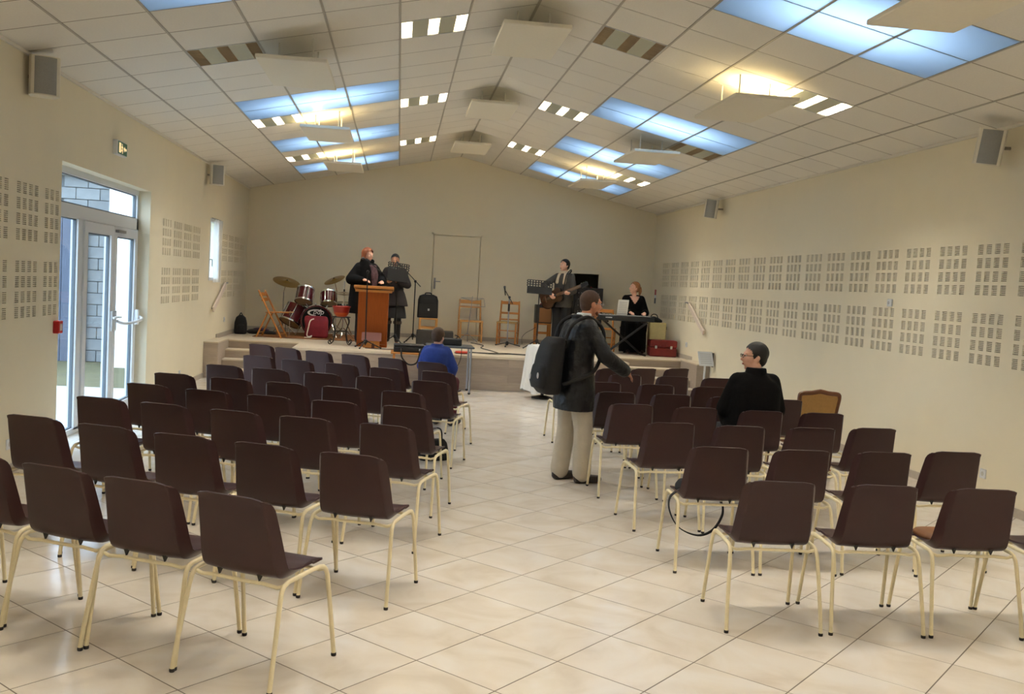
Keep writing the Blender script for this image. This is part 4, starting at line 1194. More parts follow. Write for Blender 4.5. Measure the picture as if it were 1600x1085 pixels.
# ---- lectern with the small wooden house at its foot
t = thing('lectern', 'orange-brown wooden lectern with a sloping top at the stage edge', 'lectern', (-.40, 16.15, H))
G().rbx(-.235, .235, -.19, -.165, .05, .93, .004).build('front_panel', M_LECT, t, 30)
for s_ in (-1, 1): G().rbx(s_ * .235 - .012, s_ * .235 + .012, -.195, .19, .0, .93, .004).build('side_panel', M_LECT, t, 30)
G().rbx(-.25, .25, -.2, .2, .0, .045, .004).build('plinth', M_LECT, t, 30)
G().rbx(-.235, .235, -.16, .18, .5, .52, .003).build('shelf', M_LECT, t, 30)
G().rbx(-.325, .325, -.27, .25, -.02, .025, .006, M=TR(0, 0, .965) @ rot('X', -5)).build('desk_top', M_HONEY, t, 30)
G().bx(-.30, .30, -.245, -.225, .905, .945).build('edge_moulding', M_HONEY, t, None)
sh = thing('sheet_of_paper', 'white sheet of paper lying on the lectern', 'paper', (-.30, 16.1, H + .993)); G().bx(-.1, .1, -.12, .12, 0, .002, M=rot('X', -5)).build('sheet', mat('paper_white', (232, 232, 228), .8), sh, None)
t = thing('wooden_house_box', 'small wooden house box with brown roof at the foot of the lectern', 'house model', (-.40, 15.82, H))
G().bx(-.13, .13, -.08, .08, 0, .12).build('house_wall', M_HONEY, t, None)
M_ROOFB = mat('roof_mauve', (112, 62, 52), .6)
G().prism([(-.10, .115), (.10, .115), (.0, .25)], -.16, .16, rot('Z', 90) @ rot('X', 90)).build('house_roof', M_ROOFB, t, None)
G().prism([(-.025, 0), (.025, 0), (.025, .05), (.0, .085), (-.025, .05)], .0, .006, TR(.03, -.08, 0) @ rot('X', 90)).build('arch_door', mat('arch_dark', (80, 38, 26), .7), t, None)

# ---- microphone stands
t = thing('microphone_stand', 'black boom microphone stand in front of the lectern', 'microphone stand', (-.49, 15.62, H), 0, 'microphone stands')
tripod(t, .25, .12, a0=.2); rod('pole', (0, 0, .05), (-.015, 0, 1.22), .010, M_BLACK, t)
rod('boom_arm', (.24, .03, 1.22), (-.06, .12, 1.43), .007, M_BLACK, t); G().ell((-.013, .045, 1.235), .025, None, 10, 8).build('clutch', M_BLACK, t, 60)
mic_geo(t, (-.09, .14, 1.445), (-.6, .5, .25))
t = thing('microphone_stand', 'tall black boom microphone stand beside the bagged loudspeaker', 'microphone stand', (.30, 17.6, H), 0, 'microphone stands')
tripod(t, .26, .14, a0=2.0); rod('pole', (0, 0, .05), (0, 0, 1.10), .010, M_BLACK, t)
rod('boom_arm', (.10, .12, 1.03), (-.28, -.34, 1.40), .0075, M_BLACK, t); G().ell((0, 0, 1.12), .025, None, 10, 8).build('clutch', M_BLACK, t, 60); mic_geo(t, (-.33, -.33, 1.43), (-.5, .5, .5))
t = thing('microphone_stand', 'short microphone stand in front of the rush-seat chair', 'microphone stand', (2.06, 17.75, H), 0, 'microphone stands')
tripod(t, .26, .07, a0=.3); rod('pole', (0, 0, .03), (0, 0, .93), .012, M_STEEL, t); rod('pole_sleeve', (0, 0, .66), (0, 0, .80), .020, M_BLACK, t)
rod('boom_arm', (.07, 0, .80), (-.085, -.02, 1.04), .008, M_BLACK, t); G().ell((0, 0, .92), .025, None, 10, 8).build('clutch', M_BLACK, t, 60); mic_geo(t, (-.10, -.02, 1.09), (-.15, 0, 1))

# ---- orchestral music stands (perforated desk)
def music_stand(label, loc, rz, w_, h_, top, tilt, lean=0):
    t = thing('music_stand', label, 'music stand', loc, rz, 'music stands'); tripod(t, .24, .16, a0=.9)
    rod('pole', (0, 0, .08), (0, .03, top - h_ * .45), .011, M_BLACK, t); rod('pole_sleeve', (0, .006, .25), (0, .02, .55), .015, M_BLACK, t)
    Mx = TR(0, .0, top - h_ / 2) @ rot('Y', lean) @ rot('X', tilt)
    # slotted plate built as a grid with holes
    nx, nz = 9, 3; us = []; zs = []
    g = G(); cw = w_ / nx; x0 = -w_ / 2
    ys0 = h_ / 2 - .01
    def q(a, b, c, d): g.bx(a, b, -.0015, .0015, c, d, M=Mx)
    bandh = .042
    q(-w_ / 2, w_ / 2, -h_ / 2, h_ / 2 - .012 - nz * bandh)
    q(-w_ / 2, w_ / 2, h_ / 2 - .012, h_ / 2)
    for k in range(nz):
        z1 = h_ / 2 - .012 - k * bandh; q(-w_ / 2, w_ / 2, z1 - bandh, z1 - bandh + .016)
        for i in range(nx + 1): q(x0 + i * cw - .011, x0 + i * cw + .011, z1 - bandh + .016, z1)
    g.build('desk', M_BLACK, t, None)
    G().bx(-w_ / 2, w_ / 2, -.05, .0, -h_ / 2 - .002, -h_ / 2 + .002, M=Mx).build('ledge', M_BLACK, t, None)
    return t
music_stand('black perforated music stand in front of the person in the belted coat', (-.02, 16.75, H), math.radians(10), .36, .34, 1.43, -14, 6)
music_stand('black perforated music stand in front of the guitarist', (2.56, 17.35, H), math.radians(-4), .46, .26, 1.27, -14, 2)

# ---- loudspeaker in a black cover on a pine stool
def stool(label, loc, rz, w_, h_, m=M_PINE, d=None):
    d = d or w_; t = thing('wooden_stool', label, 'stool', loc, rz, 'wooden stools'); a, b = w_ / 2 - .02, d / 2 - .02
    G().rbx(-w_ / 2, w_ / 2, -d / 2, d / 2, h_ - .03, h_, .005).build('seat', m, t, 30)
    for x in (-a, a):
        for y in (-b, b): G().rbx(x - .018, x + .018, y - .018, y + .018, 0, h_ - .03, .003).build('leg', m, t, 30)
    for y in (-b, b): G().bx(-a, a, y - .009, y + .009, h_ * .52, h_ * .52 + .035).build('rung', m, t, None)
    for x in (-a, a): G().bx(x - .009, x + .009, -b, b, h_ * .35, h_ * .35 + .03).build('rung', m, t, None)
    return t
stool('pine stool carrying the covered loudspeaker', (.60, 18.62, H), 0, .36, .43)
t = thing('covered_loudspeaker', 'black fabric-covered loudspeaker standing on a pine stool', 'loudspeaker', (.58, 18.62, H + .43))
g = G(); g.loft([(0, 0, 0, .195, .16), (0, 0, .02, .20, .165), (0, 0, .34, .195, .16), (0, 0, .42, .17, .135), (0, 0, .45, .10, .08)], 28, pw=6); g.build('cover', mat('cordura_black', (24, 24, 25), .8, noise=.2, nscale=20, bump=.3, bscale=40), t, 35)
G().bx(-.17, .17, -.166, -.160, .02, .27).build('front_flap', M_BLACKP, t, None); G().bx(-.005, .03, -.170, -.166, .14, .18).build('badge', M_REFL, t, None)
G().tube(curve_pts([(-.06, 0, .44), (-.05, 0, .475), (.05, 0, .475), (.06, 0, .44)], 5), .012).build('carry_handle', M_BLACKP, t)

# ---- wedge monitor
t = thing('wedge_monitor', 'black wedge stage monitor lying behind the person in blue', 'loudspeaker', (.68, 17.15, H))
g = G(); g.prism([(-.2, 0), (.2, 0), (.17, .16), (-.02, .27), (-.15, .25)], -.32, .32, rot('Z', 90) @ rot('X', 90) @ rot('Y', 0)); g.build('cabinet', mat('grey_black_carpet', (52, 48, 44), .9, noise=.15, nscale=40), t, None)
G().prism([(-.19, .01), (.19, .01), (.16, .155), (-.02, .26), (-.145, .24)], .321, .326, rot('Z', 90) @ rot('X', 90)).build('side_panel', M_BLACKP, t, None)
G().prism([(-.19, .01), (.19, .01), (.16, .155), (-.02, .26), (-.145, .24)], -.326, -.321, rot('Z', 90) @ rot('X', 90)).build('side_panel', M_BLACKP, t, None)

# ---- slatted folding chair with a wire music stand, rush-seat chair
def wood_chair(name, label, loc, rz, m, w_=.42, seat=.40, top=.80, slats=((.74, .80), (.60, .64)), seat_m=None, front_rung=(.14, .26)):
    t = thing(name, label, 'chair', loc, rz); a = w_ / 2
    G().rbx(-a - .01, a + .01, -.20, .20, seat - .012, seat + .018, .006).build('seat', seat_m or m, t, 30)
    for s_ in (-1, 1):
        G().tube([(s_ * (a - .01), .19, 0), (s_ * (a - .005), .185, seat), (s_ * (a - .02) * 1.02, .22, top)], [.017, .018, .015], 8).build('back_post', m, t)
        G().tube([(s_ * (a - .012), -.18, 0), (s_ * (a - .012), -.18, seat - .005)], .017, 8).build('front_leg', m, t)
        for z in (.12, .22): rod('side_rung', (s_ * (a - .012), -.18, z), (s_ * (a - .008), .19, z + .02), .009, m, t)
    for z0, z1 in slats:
        yy = .185 + .035 * (z0 - seat) / (top - seat); G().rbx(-a + .01, a - .01, yy - .012, yy + .012, z0, z1, .004).build('back_slat', m, t, 30)
    for z in front_rung: rod('front_rung', (-a + .012, -.18, z), (a - .012, -.18, z), .010, m, t)
    return t
wood_chair('slat_chair', 'pale slat-back wooden chair carrying a folded wire music stand', (1.43, 18.72, H), math.radians(2), M_PINE, .44, .40, .82, ((.74, .81), (.66, .70)), None, (.13,))
wood_chair('rush_chair', 'honey wooden rail-back chair behind the short microphone stand', (2.14, 18.45, H), math.radians(-14), M_HONEY, .38, .42, .84, ((.77, .83), (.58, .62), (.46, .49)), mat('rush_seat', (176, 142, 84), .85, noise=.2, nscale=30), (.13, .27))
t = thing('wire_music_stand', 'thin folding wire music stand propped on the slat-back chair', 'music stand', (1.43, 18.48, H))
g = G(); W_ = [(-.25, .0, .70), (-.22, .05, .86), (0, .05, .80), (.22, .05, .86), (.25, 0, .70)]
g.tube(W_, .005, 6); g.tube([(-.25, 0, .70), (.25, 0, .70)], .005, 6); g.tube([(-.22, .05, .86), (.22, .05, .86)], .004, 6); g.tube([(0, .03, .89), (-.02, .0, .66)], .006, 6)
g.build('wire_desk', M_STEEL, t)
rod('stem', (-.02, 0, .68), (-.07, 0, .16), .008, M_STEEL, t)
for q in ((-.26, -.08), (.13, -.06), (-.05, .12)): rod('leg', (-.07, 0, .18), (q[0], q[1], .008), .006, M_STEEL, t)

# ---- amplifier on a stool, equipment rack
stool('honey stool carrying the tan-fronted amplifier', (2.84, 18.6, H), 0, .30, .44, M_HONEY)
t = thing('guitar_amplifier', 'black amplifier with tan front on a honey stool', 'amplifier', (2.84, 18.6, H + .44))
G().rbx(-.16, .16, -.12, .12, 0, .36, .008).build('cabinet', M_BLACKP, t, 30); G().bx(-.09, .145, -.126, -.12, .02, .30).build('grille_cloth', mat('tan_grille', (150, 106, 66), .85, noise=.1, nscale=80), t, None)
G().rbx(-.07, .05, -.05, .05, .36, .385, .008).build('red_cloth', mat('red_cloth', (140, 26, 34), .9), t, 30)
t = thing('equipment_rack', 'tall black equipment rack in front of the dark doorway', 'rack', (3.70, 18.72, H))
G().rbx(-.29, .29, -.25, .25, 0, 1.18, .01).build('case', M_BLACKP, t, 30)
M_PNL = mat('rack_panel', (38, 38, 42), .4, metal=.3)
for i in range(9):
    pn = G().bx(-.25, .25, -.262, -.25, .06 + i * .12, .165 + i * .12).build('rack_unit', M_PNL, t, None)
    kn = G()
    for k in range(8): kn.lathe([(.009, 0), (.008, .012)], 8, TR(-.2 + k * .057, -.262, .112 + i * .12) @ rot('X', 90))
    k_ = kn.build('knobs', M_STEEL, pn, None); k_['kind'] = 'stuff'
G().ell((.05, -.2, 1.19), (.02, .02, .015), None, 8, 6).build('red_lamp', mat('red_lamp', (160, 30, 30), .4), t, 60)

# ---- guitar
gt = thing('acoustic_guitar', 'dark acoustic guitar held by the player in the grey cardigan', 'guitar', (3.12, 18.0, H), math.radians(142))
def guitar_outline(sc=1.0):
    P = [(.0, -.24), (.12, -.225), (.19, -.14), (.185, -.04), (.125, .04), (.115, .09), (.14, .16), (.10, .225), (.0, .235)]
    c = [(x * sc, y * sc) for x, y, _ in [tuple(v) for v in curve_pts([(x, y, 0) for x, y in P], 4)]]
    return c + [(-x, y) for x, y in c[::-1][1:-1]]
# body's long axis runs along local y; the neck continues towards +y
GM = Matrix(((-.37, -.929, 0, .14), (0, 0, .8, .165), (-.929, .37, 0, .96), (0, 0, 0, 1)))
G().prism(guitar_outline(), 0, .075, GM).build('guitar_body', mat('guitar_black', (26, 20, 18), .22, coat=.4), gt, 30)
G().prism(guitar_outline(.97), .075, .079, GM).build('sound_board', mat('guitar_sunburst', (58, 34, 20), .25, coat=.4, noise=.2, nscale=4), gt, 30)
G().lathe([(.045, .079), (.045, .081)], 20, GM @ TR(0, .07, 0)).build('sound_hole', M_BLACKP, gt, 30)
G().bx(-.027, .027, .13, .66, .079, .098, M=GM).build('neck', mat('rosewood', (104, 72, 46), .4), gt, None)
G().bx(-.036, .036, .66, .82, .072, .090, M=GM).build('headstock', M_BLACKP, gt, None)
for k in range(3):
    for s_ in (-1, 1): G().ell(GM @ Vector((s_ * .047, .69 + .045 * k, .08)), .009, None, 8, 6).build('tuning_peg', M_CHROME, gt, 60)
G().bx(-.06, .06, -.13, -.105, .079, .09, M=GM).build('bridge', MATS['rosewood'], gt, None)
sg = G()
for k in range(6): sg.tube([GM @ Vector((-.018 + .0072 * k, -.115, .093)), GM @ Vector((-.014 + .0056 * k, .68, .101))], .0011, 4)
o = sg.build('strings', M_STEEL, gt); o['kind'] = 'stuff'
G().tube(curve_pts([GM @ Vector((0, -.235, .03)), (.28, .0, .98), (.21, -.18, 1.12), (.08, -.19, 1.34), (-.08, -.10, 1.465), (-.12, .0, 1.495), (-.13, .165, 1.40), (-.12, .21, 1.24), GM @ Vector((.02, .22, .05))], 6), .012, 6).build('guitar_strap', M_BLACK, gt)

# ---- keyboard on an X stand, sheet music
t = thing('keyboard_stand', 'black crossed keyboard stand in front of the keyboard player', 'stand', (4.10, 16.98, H))
for s_ in (-1, 1):
    rod('crossed_leg', (-.36 * s_, -.12 * s_, .02), (.36 * s_, -.12 * s_, .60), .016, M_BLACK, t); rod('crossed_leg', (-.36 * s_, -.17 * s_, .02), (.36 * s_, -.17 * s_, .60), .016, M_BLACK, t)
    rod('foot_bar', (s_ * .36, -.2, .016), (s_ * .36, .2, .016), .016, M_BLACK, t); rod('top_bar', (s_ * .36, -.2, .60), (s_ * .36, .2, .60), .016, M_BLACK, t)
t = thing('keyboard', 'long black electric keyboard on a crossed stand', 'keyboard', (4.10, 16.98, H + .617))
G().rbx(-.50, .50, -.17, .17, 0, .095, .012).build('case', mat('keyboard_black', (28, 30, 34), .4), t, 30)
G().bx(-.47, .47, .02, .165, .095, .102).build('white_keys', mat('ivory_key', (230, 228, 220), .3), t, None)
bk = G()
for k in range(34):
    if k % 7 not in (2, 6): bk.bx(-.46 + k * .0272 + .018, -.46 + k * .0272 + .034, .02, .11, .102, .110)
o = bk.build('black_keys', M_BLACKP, t, None); o['kind'] = 'stuff'
G().bx(-.40, -.28, -.172, -.170, .045, .062).build('name_strip', M_REFL, t, None)
t = thing('sheet_music', 'white sheet music standing on the keyboard', 'sheet music', (4.02, 16.92, H + .713), math.radians(6))
G().bx(-.10, .10, 0, .004, 0, .29, M=rot('X', 12)).build('page', MATS['paper_white'], t, None)
sl = G()
for k in range(7): sl.bx(-.08, .08, -.0006, 0, .04 + k * .033, .045 + k * .033, M=rot('X', 12))
o = sl.build('staves', mat('ink_grey', (120, 122, 126), .9), t, None); o['kind'] = 'stuff'
wood_chair('wooden_chair', 'honey wooden chair half hidden behind the keyboard stand', (3.86, 17.55, H), math.radians(160), M_HONEY, .36, .43, .80)
wood_chair('bench_chair', 'dark chair the keyboard player sits on', (4.41, 17.72, H), math.radians(180), M_BLACKP, .34, .455, .50, ())

# ---- suitcases and bags by the right wall of the stage
t = thing('red_suitcase', 'old dark red suitcase on the stage floor beside the keyboard', 'suitcase', (4.84, 17.05, H), math.radians(-4))
M_RCASE = mat('red_leatherette', (112, 24, 24), .4, noise=.15, nscale=12)
G().rbx(-.25, .25, -.14, .14, 0, .165, .018).build('case_body', M_RCASE, t, 30); G().rbx(-.25, .25, -.14, .14, .168, .30, .018).build('case_lid', M_RCASE, t, 30)
for x in (-.14, .14): G().bx(x - .02, x + .02, -.148, -.14, .145, .20).build('latch', M_CHROME, t, None)
G().tube(curve_pts([(-.06, -.142, .20), (-.05, -.17, .19), (.05, -.17, .19), (.06, -.142, .20)], 5), .007).build('handle', M_RCASE, t)
t = thing('cream_suitcase', 'cream suitcase standing upright behind the red one', 'suitcase', (4.86, 17.55, H))
G().rbx(-.16, .16, -.09, -.004, 0, .60, .02).build('case_half', mat('cream_leatherette', (206, 192, 138), .55, noise=.06, nscale=20), t, 30); G().rbx(-.16, .16, .004, .09, 0, .60, .02).build('case_half', MATS['cream_leatherette'], t, 30)
for z in (.1, .5): G().rbx(.155, .175, -.05, .05, z - .03, z + .03, .004).build('corner_clasp', M_BLACKP, t, None)
t = thing('black_bag', 'soft black bag lying on the cream suitcase', 'bag', (4.80, 17.55, H + .60)); g = G(); g.loft([(0, 0, 0, .15, .09), (0, 0, .04, .155, .095), (-.03, 0, .085, .11, .07), (-.05, 0, .11, .05, .035)], 18); blob('bag_body', g, M_NYL, t, .012, 2)
G().tube(curve_pts([(-.08, 0, .10), (-.04, -.03, .15), (.03, -.03, .14), (.07, 0, .06)], 5), .008).build('bag_handle', M_NYL, t)

# ---- drum kit on its rug
t = thing('rug', 'brown patterned rug under the drum kit', 'rug', (-1.55, 17.95, H)); G().bx(-.95, .95, -.80, .95, 0, .008).build('pile', mat('rug_brown', (150, 98, 54), .95, noise=.4, nscale=14), t, None); G().bx(-.95, .95, -.80, -.76, .0085, .011).build('border', mat('rug_edge', (74, 44, 30), .95), t, None)
def drum(name, label, C, axis, r_, d, lugs=8, shell=M_DRUM, front=M_HEAD):
    t = thing(name, label, 'drum', C); z = Vector(axis).normalized(); Mx = z.to_track_quat('Z', 'Y').to_matrix().to_4x4()
    G().lathe([(r_ * .97, -d / 2), (r_, -d / 2 + .004), (r_, d / 2 - .004), (r_ * .97, d / 2)], 32, Mx).build('shell', shell, t, 40)
    for s_ in (-1, 1):
        G().lathe([(r_ + .001, s_ * d / 2 - .018), (r_ + .013, s_ * d / 2 - .016), (r_ + .013, s_ * d / 2 + .012), (r_ + .002, s_ * d / 2 + .014)], 32, Mx, 0, False).build('hoop', M_CHROME, t, 40)
        G().lathe([(r_ * .995, s_ * (d / 2 + .002)), (r_ * .5, s_ * (d / 2 + .005)), (.002, s_ * (d / 2 + .006))], 32, Mx).build('drum_head', front, t, 40)
    for k in range(lugs):
        a = 2 * PI * k / lugs; P = Mx @ Vector((math.cos(a) * (r_ + .012), math.sin(a) * (r_ + .012), 0)); Q = Mx @ Vector((0, 0, d * .48))
        G().tube([P - Q, P, P + Q], [.005, .011, .005], 6).build('tension_lug', M_CHROME, t)
    return t, Mx
BD = Vector((-1.46, 17.95, H + .30))
t, Mx = drum('bass_drum', 'dark red bass drum with black front head on the rug', BD, (0, -1, 0), .27, .36, 8)
G().lathe([(.262, .190), (.002, .192)], 36, Mx).build('black_front_head', mat('black_head', (16, 15, 15), .6, spec=.2), t, 40)
G().lathe([(.268, .178), (.285, .182), (.285, .206), (.264, .208)], 36, Mx, 0, False).build('front_hoop', M_DRUM, t, 40)
lg = bpy.data.curves.new('logo', 'FONT'); lg.body = 'pdp'; lg.size = .13; lg.extrude = .001; lg.align_x = 'CENTER'; lg.shear = .25
lo_ = bpy.data.objects.new('logo_tmp', lg); COL.objects.link(lo_); dg = bpy.context.evaluated_depsgraph_get(); lm_ = bpy.data.meshes.new_from_object(lo_.evaluated_get(dg)); bpy.data.objects.remove(lo_, do_unlink=True)
M_LOGO = mat('logo_white', (225, 222, 216), .5); lm_.materials.clear(); lm_.materials.append(M_LOGO)
link('logo_letters', lm_, t, (.03, -.195, .125), (PI / 2, 0, 0))
sw = [(.155 * math.cos(a) - .01, .062 * math.sin(a)) for a in [math.radians(40 + 9 * i) for i in range(26)]]
sw2 = [(.125 * math.cos(a) + .0, .043 * math.sin(a)) for a in [math.radians(40 + 9 * i) for i in range(26)]][::-1]
G().prism(sw + sw2, 0, .002, TR(-.0, -.195, .148) @ rot('X', 90)).build('logo_swoosh', M_LOGO, t, None)
for s_ in (-1, 1): rod('spur', (s_ * .26, -.08, -.02), (s_ * .37, -.20, -.285), .009, M_CHROME, t)
for x in (-.04, .06): G().ell((x, 0, .30), .02, None, 8, 6).build('tom_mount', M_CHROME, t, 60)
tm_ = {}
t, _ = drum('rack_tom', 'rack tom on the glass-door side above the bass drum', (-1.70, 17.92, H + .755), (.08, .42, .88), .155, .25, 6)
rod('mount_arm', (0, .02, -.1), (.20, .04, -.42), .011, M_CHROME, t)
t, _ = drum('rack_tom', 'smaller rack tom above the bass drum, lectern side', (-1.27, 17.95, H + .725), (-.05, .40, .88), .135, .22, 6)
rod('mount_arm', (0, .02, -.1), (-.13, .02, -.38), .011, M_CHROME, t)
t, _ = drum('floor_tom', 'large dark red floor tom behind the folding chair', (-1.90, 18.1, H + .38), (.36, .36, .84), .20, .34, 8)
for a in (.3, 2.4, 4.5): rod('leg', (.215 * math.cos(a), .215 * math.sin(a), .08), (.225 * math.cos(a), .225 * math.sin(a), -.365), .009, M_CHROME, t)
t, _ = drum('snare_drum', 'snare drum on a stand beside the red bowl', (-1.03, 18.60, H + .56), (0, -.1, 1), .175, .13, 8)
for a in (.5, 2.6, 4.7): rod('leg', (0, 0, -.16), (.2 * math.cos(a), .2 * math.sin(a), -.545), .009, M_CHROME, t)
rod('stand_post', (0, 0, -.07), (0, 0, -.30), .014, M_CHROME, t)
def cymbal(label, base_, C, axis, r_):
    t = thing('cymbal_stand', label, 'cymbal', (base_[0], base_[1], H + .006), 0, 'cymbals of the drum kit'); C = Vector(C) - Vector((base_[0], base_[1], H + .006))
    for a in (.4, 2.5, 4.6): rod('leg', (0, 0, .22), (.24 * math.cos(a), .24 * math.sin(a), .01), .008, M_CHROME, t)
    top = Vector((0, 0, C.z * .8)); rod('pole', (0, 0, .1), top, .011, M_CHROME, t); rod('upper_pole', top, C, .008, M_CHROME, t)
    Mx = TR(*C) @ Vector(axis).normalized().to_track_quat('Z', 'Y').to_matrix().to_4x4()
    G().lathe([(.006, .034), (.03, .032), (.045, .018), (r_ * .5, .012), (r_ * .98, .001), (r_, 0), (r_ * .98, -.001), (r_ * .5, .009), (.045, .014), (.006, .028)], 36, Mx).build('cymbal_plate', M_BRASS, t, 50)
    G().lathe([(.014, .034), (.014, .045), (.006, .05)], 12, Mx).build('felt_nut', M_BLACKP, t)
cymbal('ride cymbal on a chrome stand beside the folding chair', (-2.14, 18.40), (-2.07, 18.22, 1.515), (.22, -.32, .92), .255)
cymbal('crash cymbal on a chrome stand beside the lectern', (-1.14, 18.2), (-1.18, 18.0, 1.60), (-.36, -.30, .88), .20)
t = thing('hi_hat_stand', 'pair of hi-hat cymbals on a stand behind the red bowl', 'cymbal', (-.98, 17.75, H + .006))
for a in (.4, 2.5, 4.6): rod('leg', (0, 0, .2), (.22 * math.cos(a), .22 * math.sin(a), .01), .008, M_CHROME, t)
rod('pole', (0, 0, .05), (0, 0, 1.05), .009, M_CHROME, t)
for s_ in (-1, 1): G().lathe([(.006, .03 * s_), (.04, .02 * s_), (.17, .002 * s_), (.17, .0), (.006, .02 * s_)], 28, TR(0, 0, .82 + .008 * s_)).build('cymbal_plate', M_BRASS, t, 50)
rod('clutch', (0, 0, .82), (0, 0, .90), .014, M_BLACK, t)
# red bag leaning on the bass drum
t = thing('red_bag', 'dark red cloth bag with a white strap leaning on the bass drum', 'bag', (-1.43, 17.50, H + .01))
g = G(); g.loft([(0, 0, 0, .19, .075), (0, 0, .03, .215, .09), (0, .01, .2, .205, .09), (-.01, .03, .31, .215, .075), (-.02, .06, .375, .20, .045), (-.02, .07, .39, .17, .03)], 24, pw=3)
blob('bag_cloth', g, mat('crimson_cloth', (116, 20, 34), .85, noise=.15, nscale=14, bump=.4, bscale=22), t, .013, 2)
G().tube(curve_pts([(-.05, -.04, .34), (-.11, -.085, .30), (-.14, -.105, .15), (-.155, -.11, .05), (-.12, -.125, .02), (-.07, -.13, .04), (-.10, -.14, .008), (-.2, -.14, .006)], 5), .011, 6).build('white_strap', mat('white_strap', (214, 206, 194), .8), t)

# ---- wooden folding chair seen from the side
t = thing('folding_chair', 'orange wooden folding chair beside the drum kit', 'chair', (-2.16, 17.25, H), math.radians(-8))
for y in (-.19, .19):
    G().tube([(.20, y, 0), (-.02, y, .42), (-.23, y, .82)], .016, 6).build('long_leg', M_HONEY, t); G().tube([(-.25, y * .88, 0), (-.12, y * .88, .30), (-.06, y * .88, .44)], .015, 6).build('short_leg', M_HONEY, t)
for i in range(5): x = -.10 + .085 * i; G().rbx(x, x + .07, -.18, .18, .43 + .004 * i, .448 + .004 * i, .003).build('seat_slat', M_HONEY, t, 30)
for a, b in ((-.205, .75), (-.165, .66)): G().rbx(a - .012, a + .012, -.18, .18, b - .03, b + .03, .004).build('back_slat', M_HONEY, t, 30)
for q in ((.17, .07), (-.22, .08)): rod('stretcher', (q[0], -.17, q[1]), (q[0], .17, q[1]), .010, M_HONEY, t)

# ---- wrought-iron plant stand with stacked bowls
t = thing('plant_stand', 'black wrought-iron plant stand beside the lectern', 'plant stand', (-.93, 16.25, H))
M_IRON = mat('wrought_iron', (44, 38, 34), .6)
G().tube([(.15 * math.cos(2 * PI * i / 20), .15 * math.sin(2 * PI * i / 20), .46) for i in range(20)], .008, 6, True).build('top_ring', M_IRON, t)
for k in range(4):
    a = PI / 4 + k * PI / 2; c, s_ = math.cos(a), math.sin(a)
    P = curve_pts([(c * .15, s_ * .15, .46), (c * .19, s_ * .19, .38), (c * .13, s_ * .13, .22), (c * .16, s_ * .16, .06), (c * .22, s_ * .22, .01), (c * .26, s_ * .26, .04), (c * .235, s_ * .235, .075), (c * .205, s_ * .205, .055)], 5)
    G().tube(P, .0075, 6).build('scroll_leg', M_IRON, t)
for z, r_ in ((.22, .12),): G().tube([(r_ * math.cos(2 * PI * i / 18), r_ * math.sin(2 * PI * i / 18), z) for i in range(18)], .006, 6, True).build('lower_ring', M_IRON, t)
for k in (0, 1): rod('cross_bar', (-.15 if k else 0, 0 if k else -.15, .46), (.15 if k else 0, 0 if k else .15, .46), .006, M_IRON, t)
t = thing('orange_bowl', 'orange clay bowl standing on the iron plant stand', 'bowl', (-.93, 16.25, H + .465)); G().lathe([(.07, 0), (.10, .02), (.128, .07), (.122, .07), (.09, .025), (.02, .012)], 28).build('bowl', mat('orange_clay', (196, 84, 34), .5), t, 50)
t = thing('red_bowl', 'red flared bowl nested in the orange bowl', 'bowl', (-.93, 16.25, H + .52)); G().lathe([(.10, 0), (.125, .02), (.14, .095), (.155, .115), (.152, .122), (.133, .10), (.115, .03), (.02, .015)], 28).build('bowl', mat('red_glaze', (158, 32, 26), .35), t, 50)

# ---- black backpack and clothes by the left wall of the stage
t = thing('backpack', 'black backpack standing against the wall at the corner of the stage', 'backpack', (-2.80, 17.75, H))
g = G(); g.loft([(0, 0, 0, .10, .09), (0, 0, .04, .115, .10), (0, 0, .2, .11, .095), (0, 0, .3, .085, .07), (0, 0, .345, .03, .03)], 20, pw=3); blob('bag_body', g, M_NYL, t, .013, 2)
g = G(); g.loft([(.02, -.10, .03, .07, .035), (.02, -.105, .16, .065, .03), (.02, -.09, .18, .04, .015)], 14, pw=3); blob('front_pocket', g, M_NYL, t, .012, 2); G().tube(curve_pts([(-.03, 0, .335), (0, 0, .38), (.03, 0, .335)], 5), .008).build('grab_loop', M_NYL, t)
t = thing('clothes_heap', 'purple and black clothes heaped beside the backpack', 'clothes', (-2.5, 17.95, H)); g = G()
for q in ((-.1, 0, .04, .13, .1, .05), (.06, .05, .035, .16, .1, .05), (.2, -.02, .03, .12, .09, .04)): g.ell(q[:3], q[3:], None, 14, 8)
blob('black_clothes', g, M_NYL, t, .014, 3); g = G(); g.ell((0, .04, .085), (.12, .08, .03), None, 14, 8); g.ell((.1, .03, .075), (.08, .07, .03), None, 12, 8); blob('purple_scarf', g, mat('purple_cloth', (64, 44, 70), .9, noise=.2, nscale=20), t, .012, 3)

